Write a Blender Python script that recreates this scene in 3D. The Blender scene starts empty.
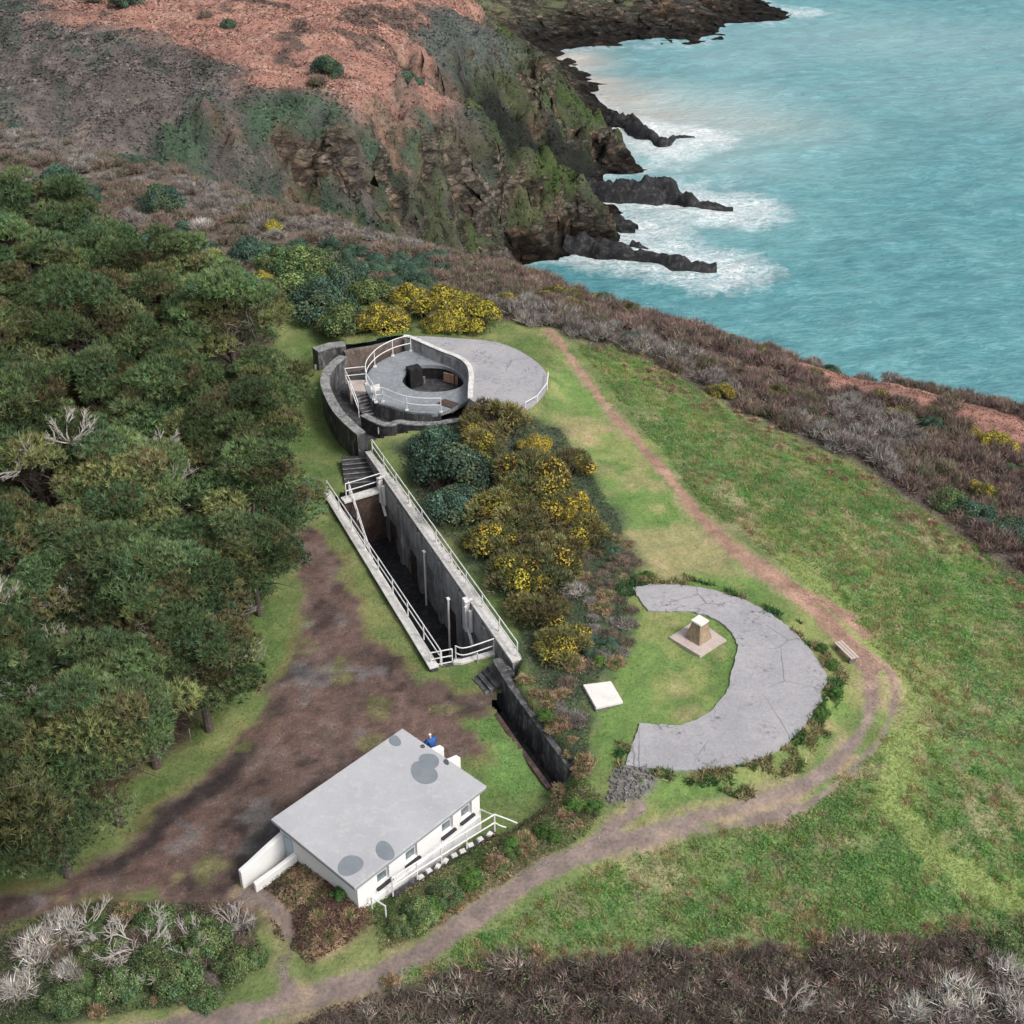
import bpy, math, random
import numpy as np
from mathutils import Vector, Matrix
random.seed(7)
RNG = np.random.default_rng(11)
SC = bpy.context.scene
COL = SC.collection
R_ = math.radians

# ------------------------------------------------------------------ camera
CAM_H, PITCH, FPX = 50.0, R_(33.0), 1250.0
_F = np.array([0, math.cos(PITCH), -math.sin(PITCH)])
_R = np.array([1.0, 0, 0])
_U = np.array([0, math.sin(PITCH), math.cos(PITCH)])
_O = np.array([0, 0, CAM_H])
cam_d = bpy.data.cameras.new('camera')
cam_d.sensor_width = 36.0
cam_d.lens = 36.0 * FPX / 1024.0
cam_d.clip_start, cam_d.clip_end = 0.5, 8000.0
cam = bpy.data.objects.new('camera', cam_d)
cam.location = (0, 0, CAM_H)
cam.rotation_euler = (R_(90) - PITCH, 0, 0)
COL.objects.link(cam)
SC.camera = cam


def ray(px, py):
    return FPX * _F + (px - 512.0) * _R + (512.0 - py) * _U


def P(px, py, z=0.0):
    """survey point: where the sight line through a photo point meets height z"""
    d = ray(px, py)
    return _O + d * ((z - CAM_H) / d[2])


def PD(px, py, dist):
    """survey point at a given horizontal distance"""
    d = ray(px, py)
    return _O + d * (dist / math.hypot(d[0], d[1]))


# ------------------------------------------------------------------ noise
_TAB = np.random.default_rng(5).random((256, 256))


def vnoise(x, y):
    xi = np.floor(x).astype(int); yi = np.floor(y).astype(int)
    fx = x - xi; fy = y - yi
    fx = fx * fx * (3 - 2 * fx); fy = fy * fy * (3 - 2 * fy)
    a = _TAB[xi & 255, yi & 255]; b = _TAB[(xi + 1) & 255, yi & 255]
    c = _TAB[xi & 255, (yi + 1) & 255]; d = _TAB[(xi + 1) & 255, (yi + 1) & 255]
    return (a * (1 - fx) + b * fx) * (1 - fy) + (c * (1 - fx) + d * fx) * fy


def fbm(x, y, s, octv=4, seed=0.0):
    """0..1, feature size s metres"""
    t = 0; amp = 1.0; tot = 0
    for k in range(octv):
        f = 2.0 ** k / s
        t = t + amp * vnoise(x * f + 17.3 * k + seed * 31.7, y * f + 9.1 * k + seed * 13.3)
        tot += amp; amp *= 0.55
    return np.clip((t / tot - 0.5) * 1.5 + 0.5, 0, 1)


def smooth(a, b, x):
    t = np.clip((x - a) / (b - a), 0, 1)
    return t * t * (3 - 2 * t)


def seg_dist(x, y, pts):
    """distance to a polyline; also index and parameter of the nearest segment"""
    best = np.full(np.shape(x), 1e9); idx = np.zeros(np.shape(x), int); par = np.zeros(np.shape(x))
    for i in range(len(pts) - 1):
        ax, ay = pts[i][0], pts[i][1]; bx, by = pts[i + 1][0], pts[i + 1][1]
        dx, dy = bx - ax, by - ay
        L = dx * dx + dy * dy + 1e-9
        t = np.clip(((x - ax) * dx + (y - ay) * dy) / L, 0, 1)
        d = np.hypot(x - ax - t * dx, y - ay - t * dy)
        m = d < best
        best = np.where(m, d, best); idx = np.where(m, i, idx); par = np.where(m, t, par)
    return best, idx, par


def inpoly(x, y, poly):
    r = np.zeros(np.shape(x), bool)
    n = len(poly)
    for i in range(n):
        x1, y1 = poly[i][0], poly[i][1]; x2, y2 = poly[(i + 1) % n][0], poly[(i + 1) % n][1]
        if y1 == y2:
            continue
        c = ((y1 > y) != (y2 > y)) & (x < (x2 - x1) * (y - y1) / (y2 - y1) + x1)
        r ^= c
    return r


def sdist(x, y, poly):
    """signed distance, positive inside"""
    d, _, _ = seg_dist(x, y, list(poly) + [poly[0]])
    return np.where(inpoly(x, y, poly), d, -d)


def smooth_line(pts, n=6, closed=False):
    """Catmull-Rom through points (any dimension)"""
    p = [np.array(q, float) for q in pts]
    out = []
    m = len(p)
    rng = range(m) if closed else range(m - 1)
    for i in rng:
        if closed:
            p0, p1, p2, p3 = p[i - 1], p[i], p[(i + 1) % m], p[(i + 2) % m]
        else:
            p0, p1, p2, p3 = p[max(i - 1, 0)], p[i], p[i + 1], p[min(i + 2, m - 1)]
        for k in range(n):
            t = k / n
            out.append(0.5 * ((2 * p1) + (-p0 + p2) * t + (2 * p0 - 5 * p1 + 4 * p2 - p3) * t * t + (-p0 + 3 * p1 - 3 * p2 + p3) * t ** 3))
    if not closed:
        out.append(p[-1])
    return out


# ------------------------------------------------------------------ terrain height
SEA = -42.0


class RBF:
    def __init__(s, pts, lam=0.15):
        a = np.array(pts, float)
        s.p = a[:, :2]; z = a[:, 2]
        n = len(a)
        K = np.hypot(*(s.p[:, None, :] - s.p[None, :, :]).transpose(2, 0, 1))
        A = np.zeros((n + 3, n + 3))
        A[:n, :n] = -K + 0 * np.eye(n)
        A[:n, n] = 1; A[:n, n + 1:] = s.p
        A[n, :n] = 1; A[n + 1:, :n] = s.p.T
        A[:n, :n] -= lam * np.eye(n)
        s.w = np.linalg.solve(A, np.concatenate([z, [0, 0, 0]]))

    def __call__(s, x, y):
        sh = np.shape(x)
        x = np.ravel(x).astype(float); y = np.ravel(y).astype(float)
        out = s.w[-3] + s.w[-2] * x + s.w[-1] * y
        for (a, b), w in zip(s.p, s.w):
            out = out - w * np.sqrt((x - a) ** 2 + (y - b) ** 2 + 0.4)
        return out.reshape(sh)


def pz(px, py, z):
    q = P(px, py, z); return (q[0], q[1], z)


# house frame
HC = np.array([-6.70, 45.27]); HA = R_(47.2)
HU = np.array([math.cos(HA), math.sin(HA)]); HV = np.array([math.sin(HA), -math.cos(HA)])


def hw(u, v, z=0.0):
    q = HC + HU * u + HV * v
    return (q[0], q[1], z)


# crest of the plateau (silhouette against sea and far slope), then the drop behind it
crest = [(-80, 96, 6), (40, 140, 2.5), (150, 165, 1.0), (300, 214, -1), (400, 245, -2), (510, 270, -2.5), (600, 303, -3), (700, 333, -4), (800, 362, -5), (900, 385, -6.5), (1024, 412, -8), (1200, 440, -9)]
common = [pz(*c) for c in crest]
for i, c in enumerate(crest):
    q = np.array(pz(*c)); a = np.array(pz(*crest[max(i - 1, 0)])); b = np.array(pz(*crest[min(i + 1, len(crest) - 1)]))
    t = (b - a)[:2]; t /= np.hypot(*t); nrm = np.array([-t[1], t[0]]) if -t[1] * 0 + t[0] > 0 else np.array([t[1], -t[0]])
    if c[0] < 450:
        for dd, dz in ((9, -5), (20, -14)):
            common.append((q[0] + nrm[0] * dd, q[1] + nrm[1] * dd, q[2] + dz))
    else:
        for dd, dz in ((9, -7), (22, -24), (36, SEA - q[2] - 3), (55, SEA - q[2] - 5)):
            common.append((q[0] + nrm[0] * dd, q[1] + nrm[1] * dd, q[2] + dz))


def pd(px, py, d):
    q = PD(px, py, d); return (q[0], q[1], q[2])


# far slope across the cove, cliffs and headlands: (photo x, photo y, distance in m)
far = [
    # valley foot just behind the crest
    (-60, 120, 205), (60, 150, 203), (180, 185, 200), (300, 205, 200), (400, 238, 208),
    # foot of the rocky face
    (120, 150, 203), (220, 165, 203), (300, 165, 203), (360, 170, 204), (420, 200, 212),
    # its upper edge
    (0, 90, 222), (100, 90, 214), (200, 110, 209), (300, 120, 209), (380, 125, 212), (430, 140, 218),
    # bracken slope
    (0, 20, 258), (100, 30, 246), (200, 60, 228), (300, 70, 228), (400, 95, 228), (200, 10, 264), (300, 15, 260), (400, 50, 254), (420, 10, 288), (300, -40, 310), (100, -40, 310), (-100, -20, 300), (430, -30, 335), (-100, 60, 255),
    # first promontory
    (450, 110, 234), (470, 175, 228), (455, 225, 224), (500, 140, 238), (540, 165, 241), (575, 190, 244), (595, 215, 244),
    (450, 100, 237), (482, 122, 239), (512, 142, 241), (545, 162, 243),
    # second promontory
    (440, 60, 270), (430, 40, 280), (470, 40, 284), (510, 52, 295), (545, 68, 301), (570, 90, 300), (590, 120, 296), (606, 140, 292), (500, 90, 283), (540, 110, 286), (580, 140, 287),
    (460, 12, 318), (500, 36, 304), (450, -10, 350),
]
common += [pd(*q) for q in far]
# dark gully behind the first promontory; drop behind the second
for (a, b, d) in [(455, 98, 238), (482, 120, 240), (512, 140, 242), (545, 160, 244), (578, 186, 248)]:
    q = pd(a, b, d); k = (d + 13) / d
    common.append((q[0] * k, q[1] * k, max(q[2] - 11, SEA - 1)))
for (a, b, d) in [(500, 34, 306), (530, 52, 301), (560, 66, 304), (588, 96, 301), (606, 128, 295)]:
    q = pd(a, b, d); k = (d + 12) / d
    common.append((q[0] * k, q[1] * k, max(q[2] - 10, SEA - 1)))
# shore line and sea bed
for (a, b) in [(512, 264), (545, 258), (590, 250), (618, 240), (600, 205), (570, 186), (572, 168), (600, 166), (628, 158), (612, 128), (596, 100), (575, 74), (562, 55), (558, 47)]:
    common.append(pz(a, b, SEA + 0.2))
for (a, b) in [(560, 275), (640, 262), (680, 240), (680, 200), (680, 160), (660, 120), (650, 90), (640, 60), (750, 40), (820, 20), (900, 100), (900, 200), (800, 260), (1000, 300), (1000, 20), (1000, 120), (800, 120), (760, 200), (1300, 0), (1300, 200)]:
    common.append(pz(a, b, SEA - 4))
# far headland
for (a, b) in [(585, 47), (620, 46), (660, 45), (694, 40), (725, 24), (760, 20), (790, 12)]:
    common.append(pz(a, b, SEA + 0.2))
for q in [(480, 6, 440), (540, 10, 442), (600, 8, 446), (650, 8, 448), (690, 14, 446), (720, 4, 470), (560, -30, 475), (640, -35, 480), (700, -25, 490), (500, -40, 500)]:
    common.append(pd(*q))
for (a, b) in [(760, -2), (800, -4), (840, -20)]:
    common.append(pz(a, b, SEA - 3))
common += [(-250, 300, 22), (-250, 420, 20), (-100, 480, 5), (0, 560, -5), (120, 600, -15), (-300, 150, 20), (-110, 100, 9), (-120, 160, 10), (300, 250, SEA - 8), (300, 500, SEA - 8), (300, 120, SEA - 8), (200, 80, SEA - 6), (300, 650, SEA - 8)]

low = common + [pz(*q) for q in [
    (350, 650, 0), (300, 700, 0), (250, 780, 0), (180, 850, 0), (60, 905, 0), (420, 700, 0), (460, 700, 0), (400, 720, 0), (500, 740, 0), (540, 780, 0), (330, 560, 0), (310, 520, 0.1), (330, 600, 0), (300, 400, 0.2), (310, 450, 0.1), (290, 370, 0.3), (240, 640, 0), (200, 800, 0), (150, 960, 0.2), (50, 960, 0), (250, 960, 0.5), (290, 930, 0.6), (60, 1040, 0), (200, 1040, 0.2), (-200, 1000, 0), (480, 665, 0), (440, 690, 0), (400, 640, 0), (430, 672, 0), (530, 740, 0), (345, 480, 0.3), (300, 300, 0.8), (230, 270, 1.0)]]
low += [(-30, 60, 0.4), (-40, 80, 1.2), (-50, 100, 2.2), (-35, 110, 1.2), (-60, 140, 2.5), (-25, 100, 0.4), (-22, 85, 0.2), (-28, 48, 0), (-45, 60, 1), (-20, 110, .8), (-80, 90, 5), (-20, 20, 0), (0, 15, 0)]
low += [hw(-4.8, -1.2, 0.95), hw(-4.8, 0.2, 1.3), hw(-4.8, 1.8, 1.45), hw(-4.8, 3.2, 1.35), hw(-6.5, 1.0, 0.8), hw(-6.2, 2.6, 0.95), hw(-6.3, -1.0, .5), hw(-5.5, -2.6, 0), hw(-7.5, -2.0, 0.05), hw(-4.6, -4, 0), hw(5, -3, 0), hw(5, 3.2, 0), hw(0, -4, 0), hw(-3.5, 3.6, 0.5), hw(0, 3.3, 0), hw(4, 3.3, 0), hw(0, 0, 0)]
high = common + [pz(*q) for q in [
    (420, 480, 1.5), (450, 530, 1.5), (480, 590, 1.4), (510, 640, 1.3), (470, 470, 2.2), (500, 510, 2.3), (540, 560, 2.2), (570, 620, 1.9), (560, 680, 1.8), (545, 700, 1.7), (590, 750, 1.6), (580, 790, 1.3),
    (640, 560, 1.8), (633, 587, 1.8), (790, 630, 1.8), (828, 680, 1.8), (800, 730, 1.8), (690, 771, 1.8), (626, 765, 1.8), (660, 660, 1.8), (720, 600, 1.8),
    (560, 345, 1.2), (600, 395, 1.6), (650, 455, 1.6), (700, 515, 1.6), (760, 570, 1.6), (810, 600, 1.5), (850, 640, 1.5), (872, 660, 1.4), (870, 720, 1.1), (790, 795, 1.0), (700, 820, 1.0), (640, 838, 1.0), (590, 850, 1.0), (545, 870, 0.9), (490, 905, 0.8), (430, 950, 0.6), (370, 980, 0.5), (300, 1000, 0.4),
    (560, 450, 2.2), (600, 500, 2.1), (530, 380, 2.4), (440, 330, 2.3), (500, 320, 1.6), (380, 310, 1.8), (385, 337, 2.5), (350, 344, 2.0), (335, 335, 1.5), (360, 290, 1.0), (560, 400, 2.0),
    (850, 480, 0.4), (740, 440, 0.6), (1000, 640, 0), (950, 580, 0), (900, 700, 1.0), (950, 850, 0.3), (1024, 760, 0), (700, 900, 0.4), (1000, 950, -0.3), (800, 960, 0.2), (600, 960, 0.4), (460, 1000, 0.4), (650, 360, 0.2), (700, 380, -0.8), (800, 430, -0.8), (900, 470, -1.4), (1024, 560, -1.5), (620, 340, 0.2), (600, 1060, 0.2), (900, 1060, -0.2), (1150, 1000, -1), (1150, 700, -1), (300, 1060, .3), (760, 390, -2.4), (900, 425, -4), (1024, 470, -4), (650, 330, -1)]]
high += [hw(-2.2, 4.2, 0.85), hw(0.6, 4.6, 0.85), hw(3.5, 5.0, 0.85), hw(0.6, 4.0, 0.8), hw(3.5, 4.4, 0.8), hw(-2.2, 3.6, 0.8), (30, 30, 0), (60, 60, -1), (60, 20, -1), (0, 15, 0.2)]
_zl = RBF(low); _zh = RBF(high)

# survey of the retaining lines
LA, LB = P(323, 495, .2), P(430, 671, .2)
RA, RB = P(366, 452, 1.5), P(513, 662, 1.35)
TLINE = [(330, 300, 0.5, 4), (335, 338, 1.2, .5), (343, 352, 1.2, .3), (334, 366, 1.2, .25), (331, 385, 1.2, .25), (336, 402, 1.2, .25), (347, 424, 1.2, .25), (362, 446, 1.2, .3)]
_tl = [(P(a, b, z)[0], P(a, b, z)[1], w) for a, b, z, w in TLINE]
_tl += [(RA[0] + .35, RA[1], .3), (RB[0] + .35, RB[1] + .15, .3)]
SLW = [P(512, 690, .9), P(540, 728, .9), P(572, 770, .9)]          # line of the retaining wall by the drain
_tl += [(q[0], q[1], .3) for q in SLW]
_tl += [(P(562, 800, .6)[0], P(562, 800, .6)[1], 1.2)]
_tl += [(hw(5.2, 4.9)[0], hw(5.2, 4.9)[1], .5)]
RAILH = [hw(4.0, 4.2), hw(2.2, 3.95), hw(0.6, 3.75), hw(-0.9, 3.55), hw(-2.4, 3.4)]
_tl += [(q[0], q[1], .22) for q in RAILH]
_tl += [(hw(-4.2, 4.0)[0], hw(-4.2, 4.0)[1], .8), (P(330, 930, .6)[0], P(330, 930, .6)[1], 2.0), (P(280, 975, .4)[0], P(280, 975, .4)[1], 2.5), (-14, 20, 3), (-14, 5, 3)]
_hp = _tl + [(200, 5, 3), (200, 130, 3), (40, 130, 3), (-6, 125, 4)]


def zmask(x, y):
    d, i, t = seg_dist(x, y, _hp + [_hp[0]])
    ws = np.array([q[2] for q in _hp] + [_hp[0][2]])
    w = ws[i] * (1 - t) + ws[i + 1] * t
    s = np.where(inpoly(x, y, _hp), d, -d)
    return smooth(-w, w, s)


def zraw(x, y):
    x = np.asarray(x, float); y = np.asarray(y, float)
    m = zmask(x, y)
    return _zl(x, y) * (1 - m) + _zh(x, y) * m


def G(px, py, z0=0.5):
    """survey point on the terrain"""
    z = z0
    for _ in range(14):
        q = P(px, py, z)
        z = 0.5 * z + 0.5 * float(zraw(q[0], q[1]))
    return np.array([q[0], q[1], float(zraw(q[0], q[1]))])


_rb = None


def GF(px, py):
    """survey point on the far slope (ray march)"""
    d = ray(px, py); d = d / math.hypot(d[0], d[1])
    r = np.arange(185, 560, 1.0)
    X = d[0] * r; Y = d[1] * r; Z = CAM_H + d[2] * r
    h = _zl(X, Y)
    k = np.argmax(h > Z)
    return np.array([X[k], Y[k], h[k]])


def wp(pxs, z0=0.5):
    return [tuple(G(a, b, z0)[:2]) for a, b in pxs]


# ------------------------------------------------------------------ mesh helpers
def link(name, me, mat, parent=None):
    o = bpy.data.objects.new(name, me)
    COL.objects.link(o)
    if mat is not None and len(me.materials) == 0:
        me.materials.append(mat)
    if parent is not None:
        o.parent = parent
    return o


def np_mesh(name, V, F, cols=None, smooth_=False):
    V = np.asarray(V, np.float32); F = np.asarray(F, np.int32)
    k = F.shape[1]
    me = bpy.data.meshes.new(name)
    me.vertices.add(len(V)); me.vertices.foreach_set('co', V.ravel())
    me.loops.add(F.size); me.loops.foreach_set('vertex_index', F.ravel())
    me.polygons.add(len(F))
    me.polygons.foreach_set('loop_start', np.arange(0, F.size, k, dtype=np.int32))
    me.polygons.foreach_set('loop_total', np.full(len(F), k, np.int32))
    if smooth_:
        me.polygons.foreach_set('use_smooth', np.ones(len(F), bool))
    if cols is not None:
        at = me.attributes.new('Col', 'FLOAT_COLOR', 'POINT')
        cols = np.asarray(cols); c = np.ones((len(V), 4), np.float32); c[:, :cols.shape[1]] = cols
        at.data.foreach_set('color', c.ravel())
    me.update(calc_edges=True)
    return me


class MB:
    """collects shapes, links them as ONE mesh"""
    def __init__(s):
        s.v = []; s.f = []

    def add(s, vs, fs):
        b = len(s.v)
        s.v += [tuple(map(float, q)) for q in vs]
        s.f += [tuple(b + i for i in f) for f in fs]
        return s

    def box(s, c, size, yaw=0.0, top_scale=1.0):
        x, y, z = size[0] / 2, size[1] / 2, size[2] / 2
        ca, sa = math.cos(yaw), math.sin(yaw)
        vs = []
        for sz in (-1, 1):
            k = top_scale if sz > 0 else 1.0
            for sx, sy in ((-1, -1), (1, -1), (1, 1), (-1, 1)):
                a, b_ = sx * x * k, sy * y * k
                vs.append((c[0] + a * ca - b_ * sa, c[1] + a * sa + b_ * ca, c[2] + sz * z))
        return s.add(vs, [(3, 2, 1, 0), (4, 5, 6, 7), (0, 1, 5, 4), (1, 2, 6, 5), (2, 3, 7, 6), (3, 0, 4, 7)])

    def prism(s, poly, z0, z1):
        a = sum(poly[i][0] * poly[(i + 1) % len(poly)][1] - poly[(i + 1) % len(poly)][0] * poly[i][1] for i in range(len(poly)))
        if a < 0:
            poly = list(reversed(poly))
        n = len(poly)
        f0 = z0 if callable(z0) else (lambda q: z0)
        f1 = z1 if callable(z1) else (lambda q: z1)
        vs = [(q[0], q[1], f0(q)) for q in poly] + [(q[0], q[1], f1(q)) for q in poly]
        fs = [tuple(reversed(range(n))), tuple(range(n, 2 * n))] + [(i, (i + 1) % n, n + (i + 1) % n, n + i) for i in range(n)]
        return s.add(vs, fs)

    def wall(s, pts, th, z0, z1, side=0.0):
        """wall along a polyline; z0/z1 numbers or lists; side -1..1 shifts it off the line"""
        n = len(pts)
        z0 = [z0] * n if np.isscalar(z0) else z0
        z1 = [z1] * n if np.isscalar(z1) else z1
        p = [np.array(q[:2], float) for q in pts]
        vs = []
        for i in range(n):
            t = p[min(i + 1, n - 1)] - p[max(i - 1, 0)]; t = t / (np.hypot(*t) + 1e-9)
            nn = np.array([-t[1], t[0]])
            l = p[i] + nn * th * (0.5 + side * .5); r = p[i] - nn * th * (0.5 - side * .5)
            vs += [(r[0], r[1], z0[i]), (l[0], l[1], z0[i]), (l[0], l[1], z1[i]), (r[0], r[1], z1[i])]
        fs = [(0, 1, 2, 3), tuple(4 * (n - 1) + k for k in (3, 2, 1, 0))]
        for i in range(n - 1):
            a, b = 4 * i, 4 * (i + 1)
            for k in range(4):
                k2 = (k + 1) % 4
                fs.append((a + k, b + k, b + k2, a + k2))
        return s.add(vs, fs)

    def tube(s, pts, r, n=6, r1=None):
        pts = [np.array(q, float) for q in pts]
        m = len(pts)
        vs = []; fs = []
        for i, q in enumerate(pts):
            t = pts[min(i + 1, m - 1)] - pts[max(i - 1, 0)]; t = t / (np.linalg.norm(t) + 1e-9)
            a = np.cross(t, [0, 0, 1.0]) if abs(t[2]) < .95 else np.cross(t, [1.0, 0, 0])
            a = a / np.linalg.norm(a); b = np.cross(t, a)
            rr = r if r1 is None else r + (r1 - r) * i / (m - 1)
            for k in range(n):
                w = 2 * math.pi * k / n
                vs.append(q + rr * (a * math.cos(w) + b * math.sin(w)))
        for i in range(m - 1):
            for k in range(n):
                fs.append((i * n + k, (i + 1) * n + k, (i + 1) * n + (k + 1) % n, i * n + (k + 1) % n))
        fs.append(tuple(range(n)))
        fs.append(tuple((m - 1) * n + k for k in reversed(range(n))))
        return s.add(vs, fs)

    def disc(s, c, r, z, h, n=28, wob=0.06, ry=None, yaw=0, seed=0):
        rg = random.Random(seed)
        ph = rg.random() * 6
        poly = []
        for k in range(n):
            w = 2 * math.pi * k / n
            q = 1 + wob * math.sin(2 * w + ph) + wob * .6 * math.sin(3 * w + 2 * ph)
            a, b = r * q * math.cos(w), (ry or r) * q * math.sin(w)
            poly.append((c[0] + a * math.cos(yaw) - b * math.sin(yaw), c[1] + a * math.sin(yaw) + b * math.cos(yaw)))
        return s.prism(poly, z, z + h)

    def build(s, name, mat, parent=None, loc=None, smooth_=False, bevel=0.0):
        o0 = np.array(loc if loc is not None else (0, 0, 0), float)
        me = bpy.data.meshes.new(name)
        me.from_pydata([tuple(np.array(q) - o0) for q in s.v], [], s.f)
        me.update()
        if smooth_:
            me.polygons.foreach_set('use_smooth', np.ones(len(me.polygons), bool))
        o = link(name, me, mat, parent)
        if bevel > 0:
            m = o.modifiers.new('bevel', 'BEVEL'); m.width = bevel; m.segments = 2; m.limit_method = 'ANGLE'
        if parent is None:
            o.location = tuple(o0)
        elif loc is not None:
            o.location = tuple(o0 - np.array(parent.location))
        else:
            o.location = tuple(-np.array(parent.location))
        return o


def thing(name, label, cat, loc=(0, 0, 0), group=None):
    o = bpy.data.objects.new(name, None)
    o.empty_display_size = 0.3
    o.location = tuple(map(float, loc)); COL.objects.link(o)
    return tag(o, label, cat, group)


def tag(o, label, cat, group=None):
    o['label'] = label; o['category'] = cat
    if group:
        o['group'] = group
    return o


def struct(o, kind='structure'):
    o['kind'] = kind
    return o
# ------------------------------------------------------------------ materials
def new_mat(name):
    m = bpy.data.materials.new(name); m.use_nodes = True
    nt = m.node_tree
    return m, nt, nt.nodes, nt.links, nt.nodes['Principled BSDF']


def N(nt, t, **kw):
    n = nt.nodes.new(t)
    for k, v in kw.items():
        setattr(n, k, v)
    return n


def noise_node(nt, scale, detail=5, rough=.6, coord='Object', dist=0.0, vec=None):
    n = N(nt, 'ShaderNodeTexNoise')
    n.inputs['Scale'].default_value = scale; n.inputs['Detail'].default_value = detail
    n.inputs['Roughness'].default_value = rough; n.inputs['Distortion'].default_value = dist
    if vec is None:
        tc = N(nt, 'ShaderNodeTexCoord'); vec = tc.outputs[coord]
    nt.links.new(vec, n.inputs['Vector'])
    return n


def ramp(nt, fac, stops):
    r = N(nt, 'ShaderNodeValToRGB')
    e = r.color_ramp.elements
    while len(e) < len(stops):
        e.new(0.5)
    for i, (p, c) in enumerate(stops):
        e[i].position = p; e[i].color = (*c, 1) if len(c) == 3 else c
    nt.links.new(fac, r.inputs['Fac'])
    return r


def mixc(nt, a, b, fac, mode='MIX'):
    n = N(nt, 'ShaderNodeMix', data_type='RGBA', blend_type=mode)
    if hasattr(fac, 'links'):
        nt.links.new(fac, n.inputs[0])
    else:
        n.inputs[0].default_value = fac
    for v, i in ((a, 6), (b, 7)):
        if hasattr(v, 'links'):
            nt.links.new(v, n.inputs[i])
        else:
            n.inputs[i].default_value = (*v, 1)
    return n.outputs[2]


def bump(nt, h, strength, dist, bsdf):
    b = N(nt, 'ShaderNodeBump')
    b.inputs['Strength'].default_value = strength; b.inputs['Distance'].default_value = dist
    nt.links.new(h, b.inputs['Height']); nt.links.new(b.outputs[0], bsdf.inputs['Normal'])
    return b


def weathered(name, base, dark, light=None, s1=0.6, s2=6.0, rough=.85, amt=.7, bmp=.3, streak=False, fine=1.0):
    """plain surface with stains at two scales"""
    m, nt, nd, lk, bs = new_mat(name)
    g = N(nt, 'ShaderNodeNewGeometry')
    vec = g.outputs['Position']
    if streak:
        mp = N(nt, 'ShaderNodeMapping'); mp.inputs['Scale'].default_value = (1, 1, .4)
        lk.new(vec, mp.inputs[0]); vec = mp.outputs[0]
    n1 = noise_node(nt, s1, 6, .65, vec=vec); n2 = noise_node(nt, s2, 5, .7, vec=vec)
    r1 = ramp(nt, n1.outputs[0], [(.35, (0, 0, 0)), (.68, (1, 1, 1))])
    c = mixc(nt, base, dark, r1.outputs[0])
    if amt < 1:
        c = mixc(nt, base, c, amt)
    if light is not None:
        r2 = ramp(nt, n2.outputs[0], [(.5, (0, 0, 0)), (.72, (1, 1, 1))])
        c = mixc(nt, c, light, r2.outputs[0])
    n3 = noise_node(nt, s2 * 4, 3, .7, vec=g.outputs['Position'])
    r3 = ramp(nt, n3.outputs[0], [(.2, (.82, .82, .82)), (.8, (1.12, 1.12, 1.12))])
    c = mixc(nt, c, r3.outputs[0], fine, 'MULTIPLY')
    lk.new(c, bs.inputs['Base Color'])
    bs.inputs['Roughness'].default_value = rough
    bs.inputs['Specular IOR Level'].default_value = .25
    if bmp:
        bump(nt, n2.outputs[0], bmp, .05, bs)
    return m


def foliage(name, rough=.7, trans=.25, var=.18):
    m, nt, nd, lk, bs = new_mat(name)
    at = N(nt, 'ShaderNodeAttribute', attribute_name='Col')
    oi = N(nt, 'ShaderNodeObjectInfo')
    hs = N(nt, 'ShaderNodeHueSaturation')
    mr = N(nt, 'ShaderNodeMapRange'); mr.inputs['To Min'].default_value = 1 - var; mr.inputs['To Max'].default_value = 1 + var
    lk.new(oi.outputs['Random'], mr.inputs['Value']); lk.new(mr.outputs[0], hs.inputs['Value'])
    mr2 = N(nt, 'ShaderNodeMapRange'); mr2.inputs['To Min'].default_value = .488; mr2.inputs['To Max'].default_value = .512
    mu = N(nt, 'ShaderNodeMath', operation='FRACT'); mm = N(nt, 'ShaderNodeMath', operation='MULTIPLY'); mm.inputs[1].default_value = 7.13
    lk.new(oi.outputs['Random'], mm.inputs[0]); lk.new(mm.outputs[0], mu.inputs[0]); lk.new(mu.outputs[0], mr2.inputs['Value'])
    lk.new(mr2.outputs[0], hs.inputs['Hue'])
    lk.new(at.outputs['Color'], hs.inputs['Color'])
    lk.new(hs.outputs[0], bs.inputs['Base Color'])
    bs.inputs['Roughness'].default_value = rough; bs.inputs['Specular IOR Level'].default_value = .2
    if trans:
        tr = N(nt, 'ShaderNodeBsdfTranslucent'); lk.new(hs.outputs[0], tr.inputs['Color'])
        mx = N(nt, 'ShaderNodeMixShader'); mx.inputs[0].default_value = trans
        out = nd['Material Output']
        lk.new(bs.outputs[0], mx.inputs[1]); lk.new(tr.outputs[0], mx.inputs[2]); lk.new(mx.outputs[0], out.inputs['Surface'])
    return m


def ground_mat(name, fine=5.0, bmp=.5, bdist=.12, rough=.92):
    """vertex-measured soil / turf colours broken up at smaller scales"""
    m, nt, nd, lk, bs = new_mat(name)
    at = N(nt, 'ShaderNodeAttribute', attribute_name='Col')
    g = N(nt, 'ShaderNodeNewGeometry')
    n1 = noise_node(nt, fine, 6, .7, vec=g.outputs['Position'])
    r1 = ramp(nt, n1.outputs[0], [(.25, (.62, .62, .66)), (.5, (1, 1, 1)), (.78, (1.38, 1.36, 1.25))])
    c = mixc(nt, at.outputs['Color'], r1.outputs[0], 1.0, 'MULTIPLY')
    n2 = noise_node(nt, fine * .28, 5, .65, vec=g.outputs['Position'])
    r2 = ramp(nt, n2.outputs[0], [(.3, (.8, .84, .82)), (.7, (1.18, 1.14, 1.1))])
    c = mixc(nt, c, r2.outputs[0], 1.0, 'MULTIPLY')
    lk.new(c, bs.inputs['Base Color'])
    bs.inputs['Roughness'].default_value = rough; bs.inputs['Specular IOR Level'].default_value = .15
    bump(nt, n1.outputs[0], bmp, bdist, bs)
    return m


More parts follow.
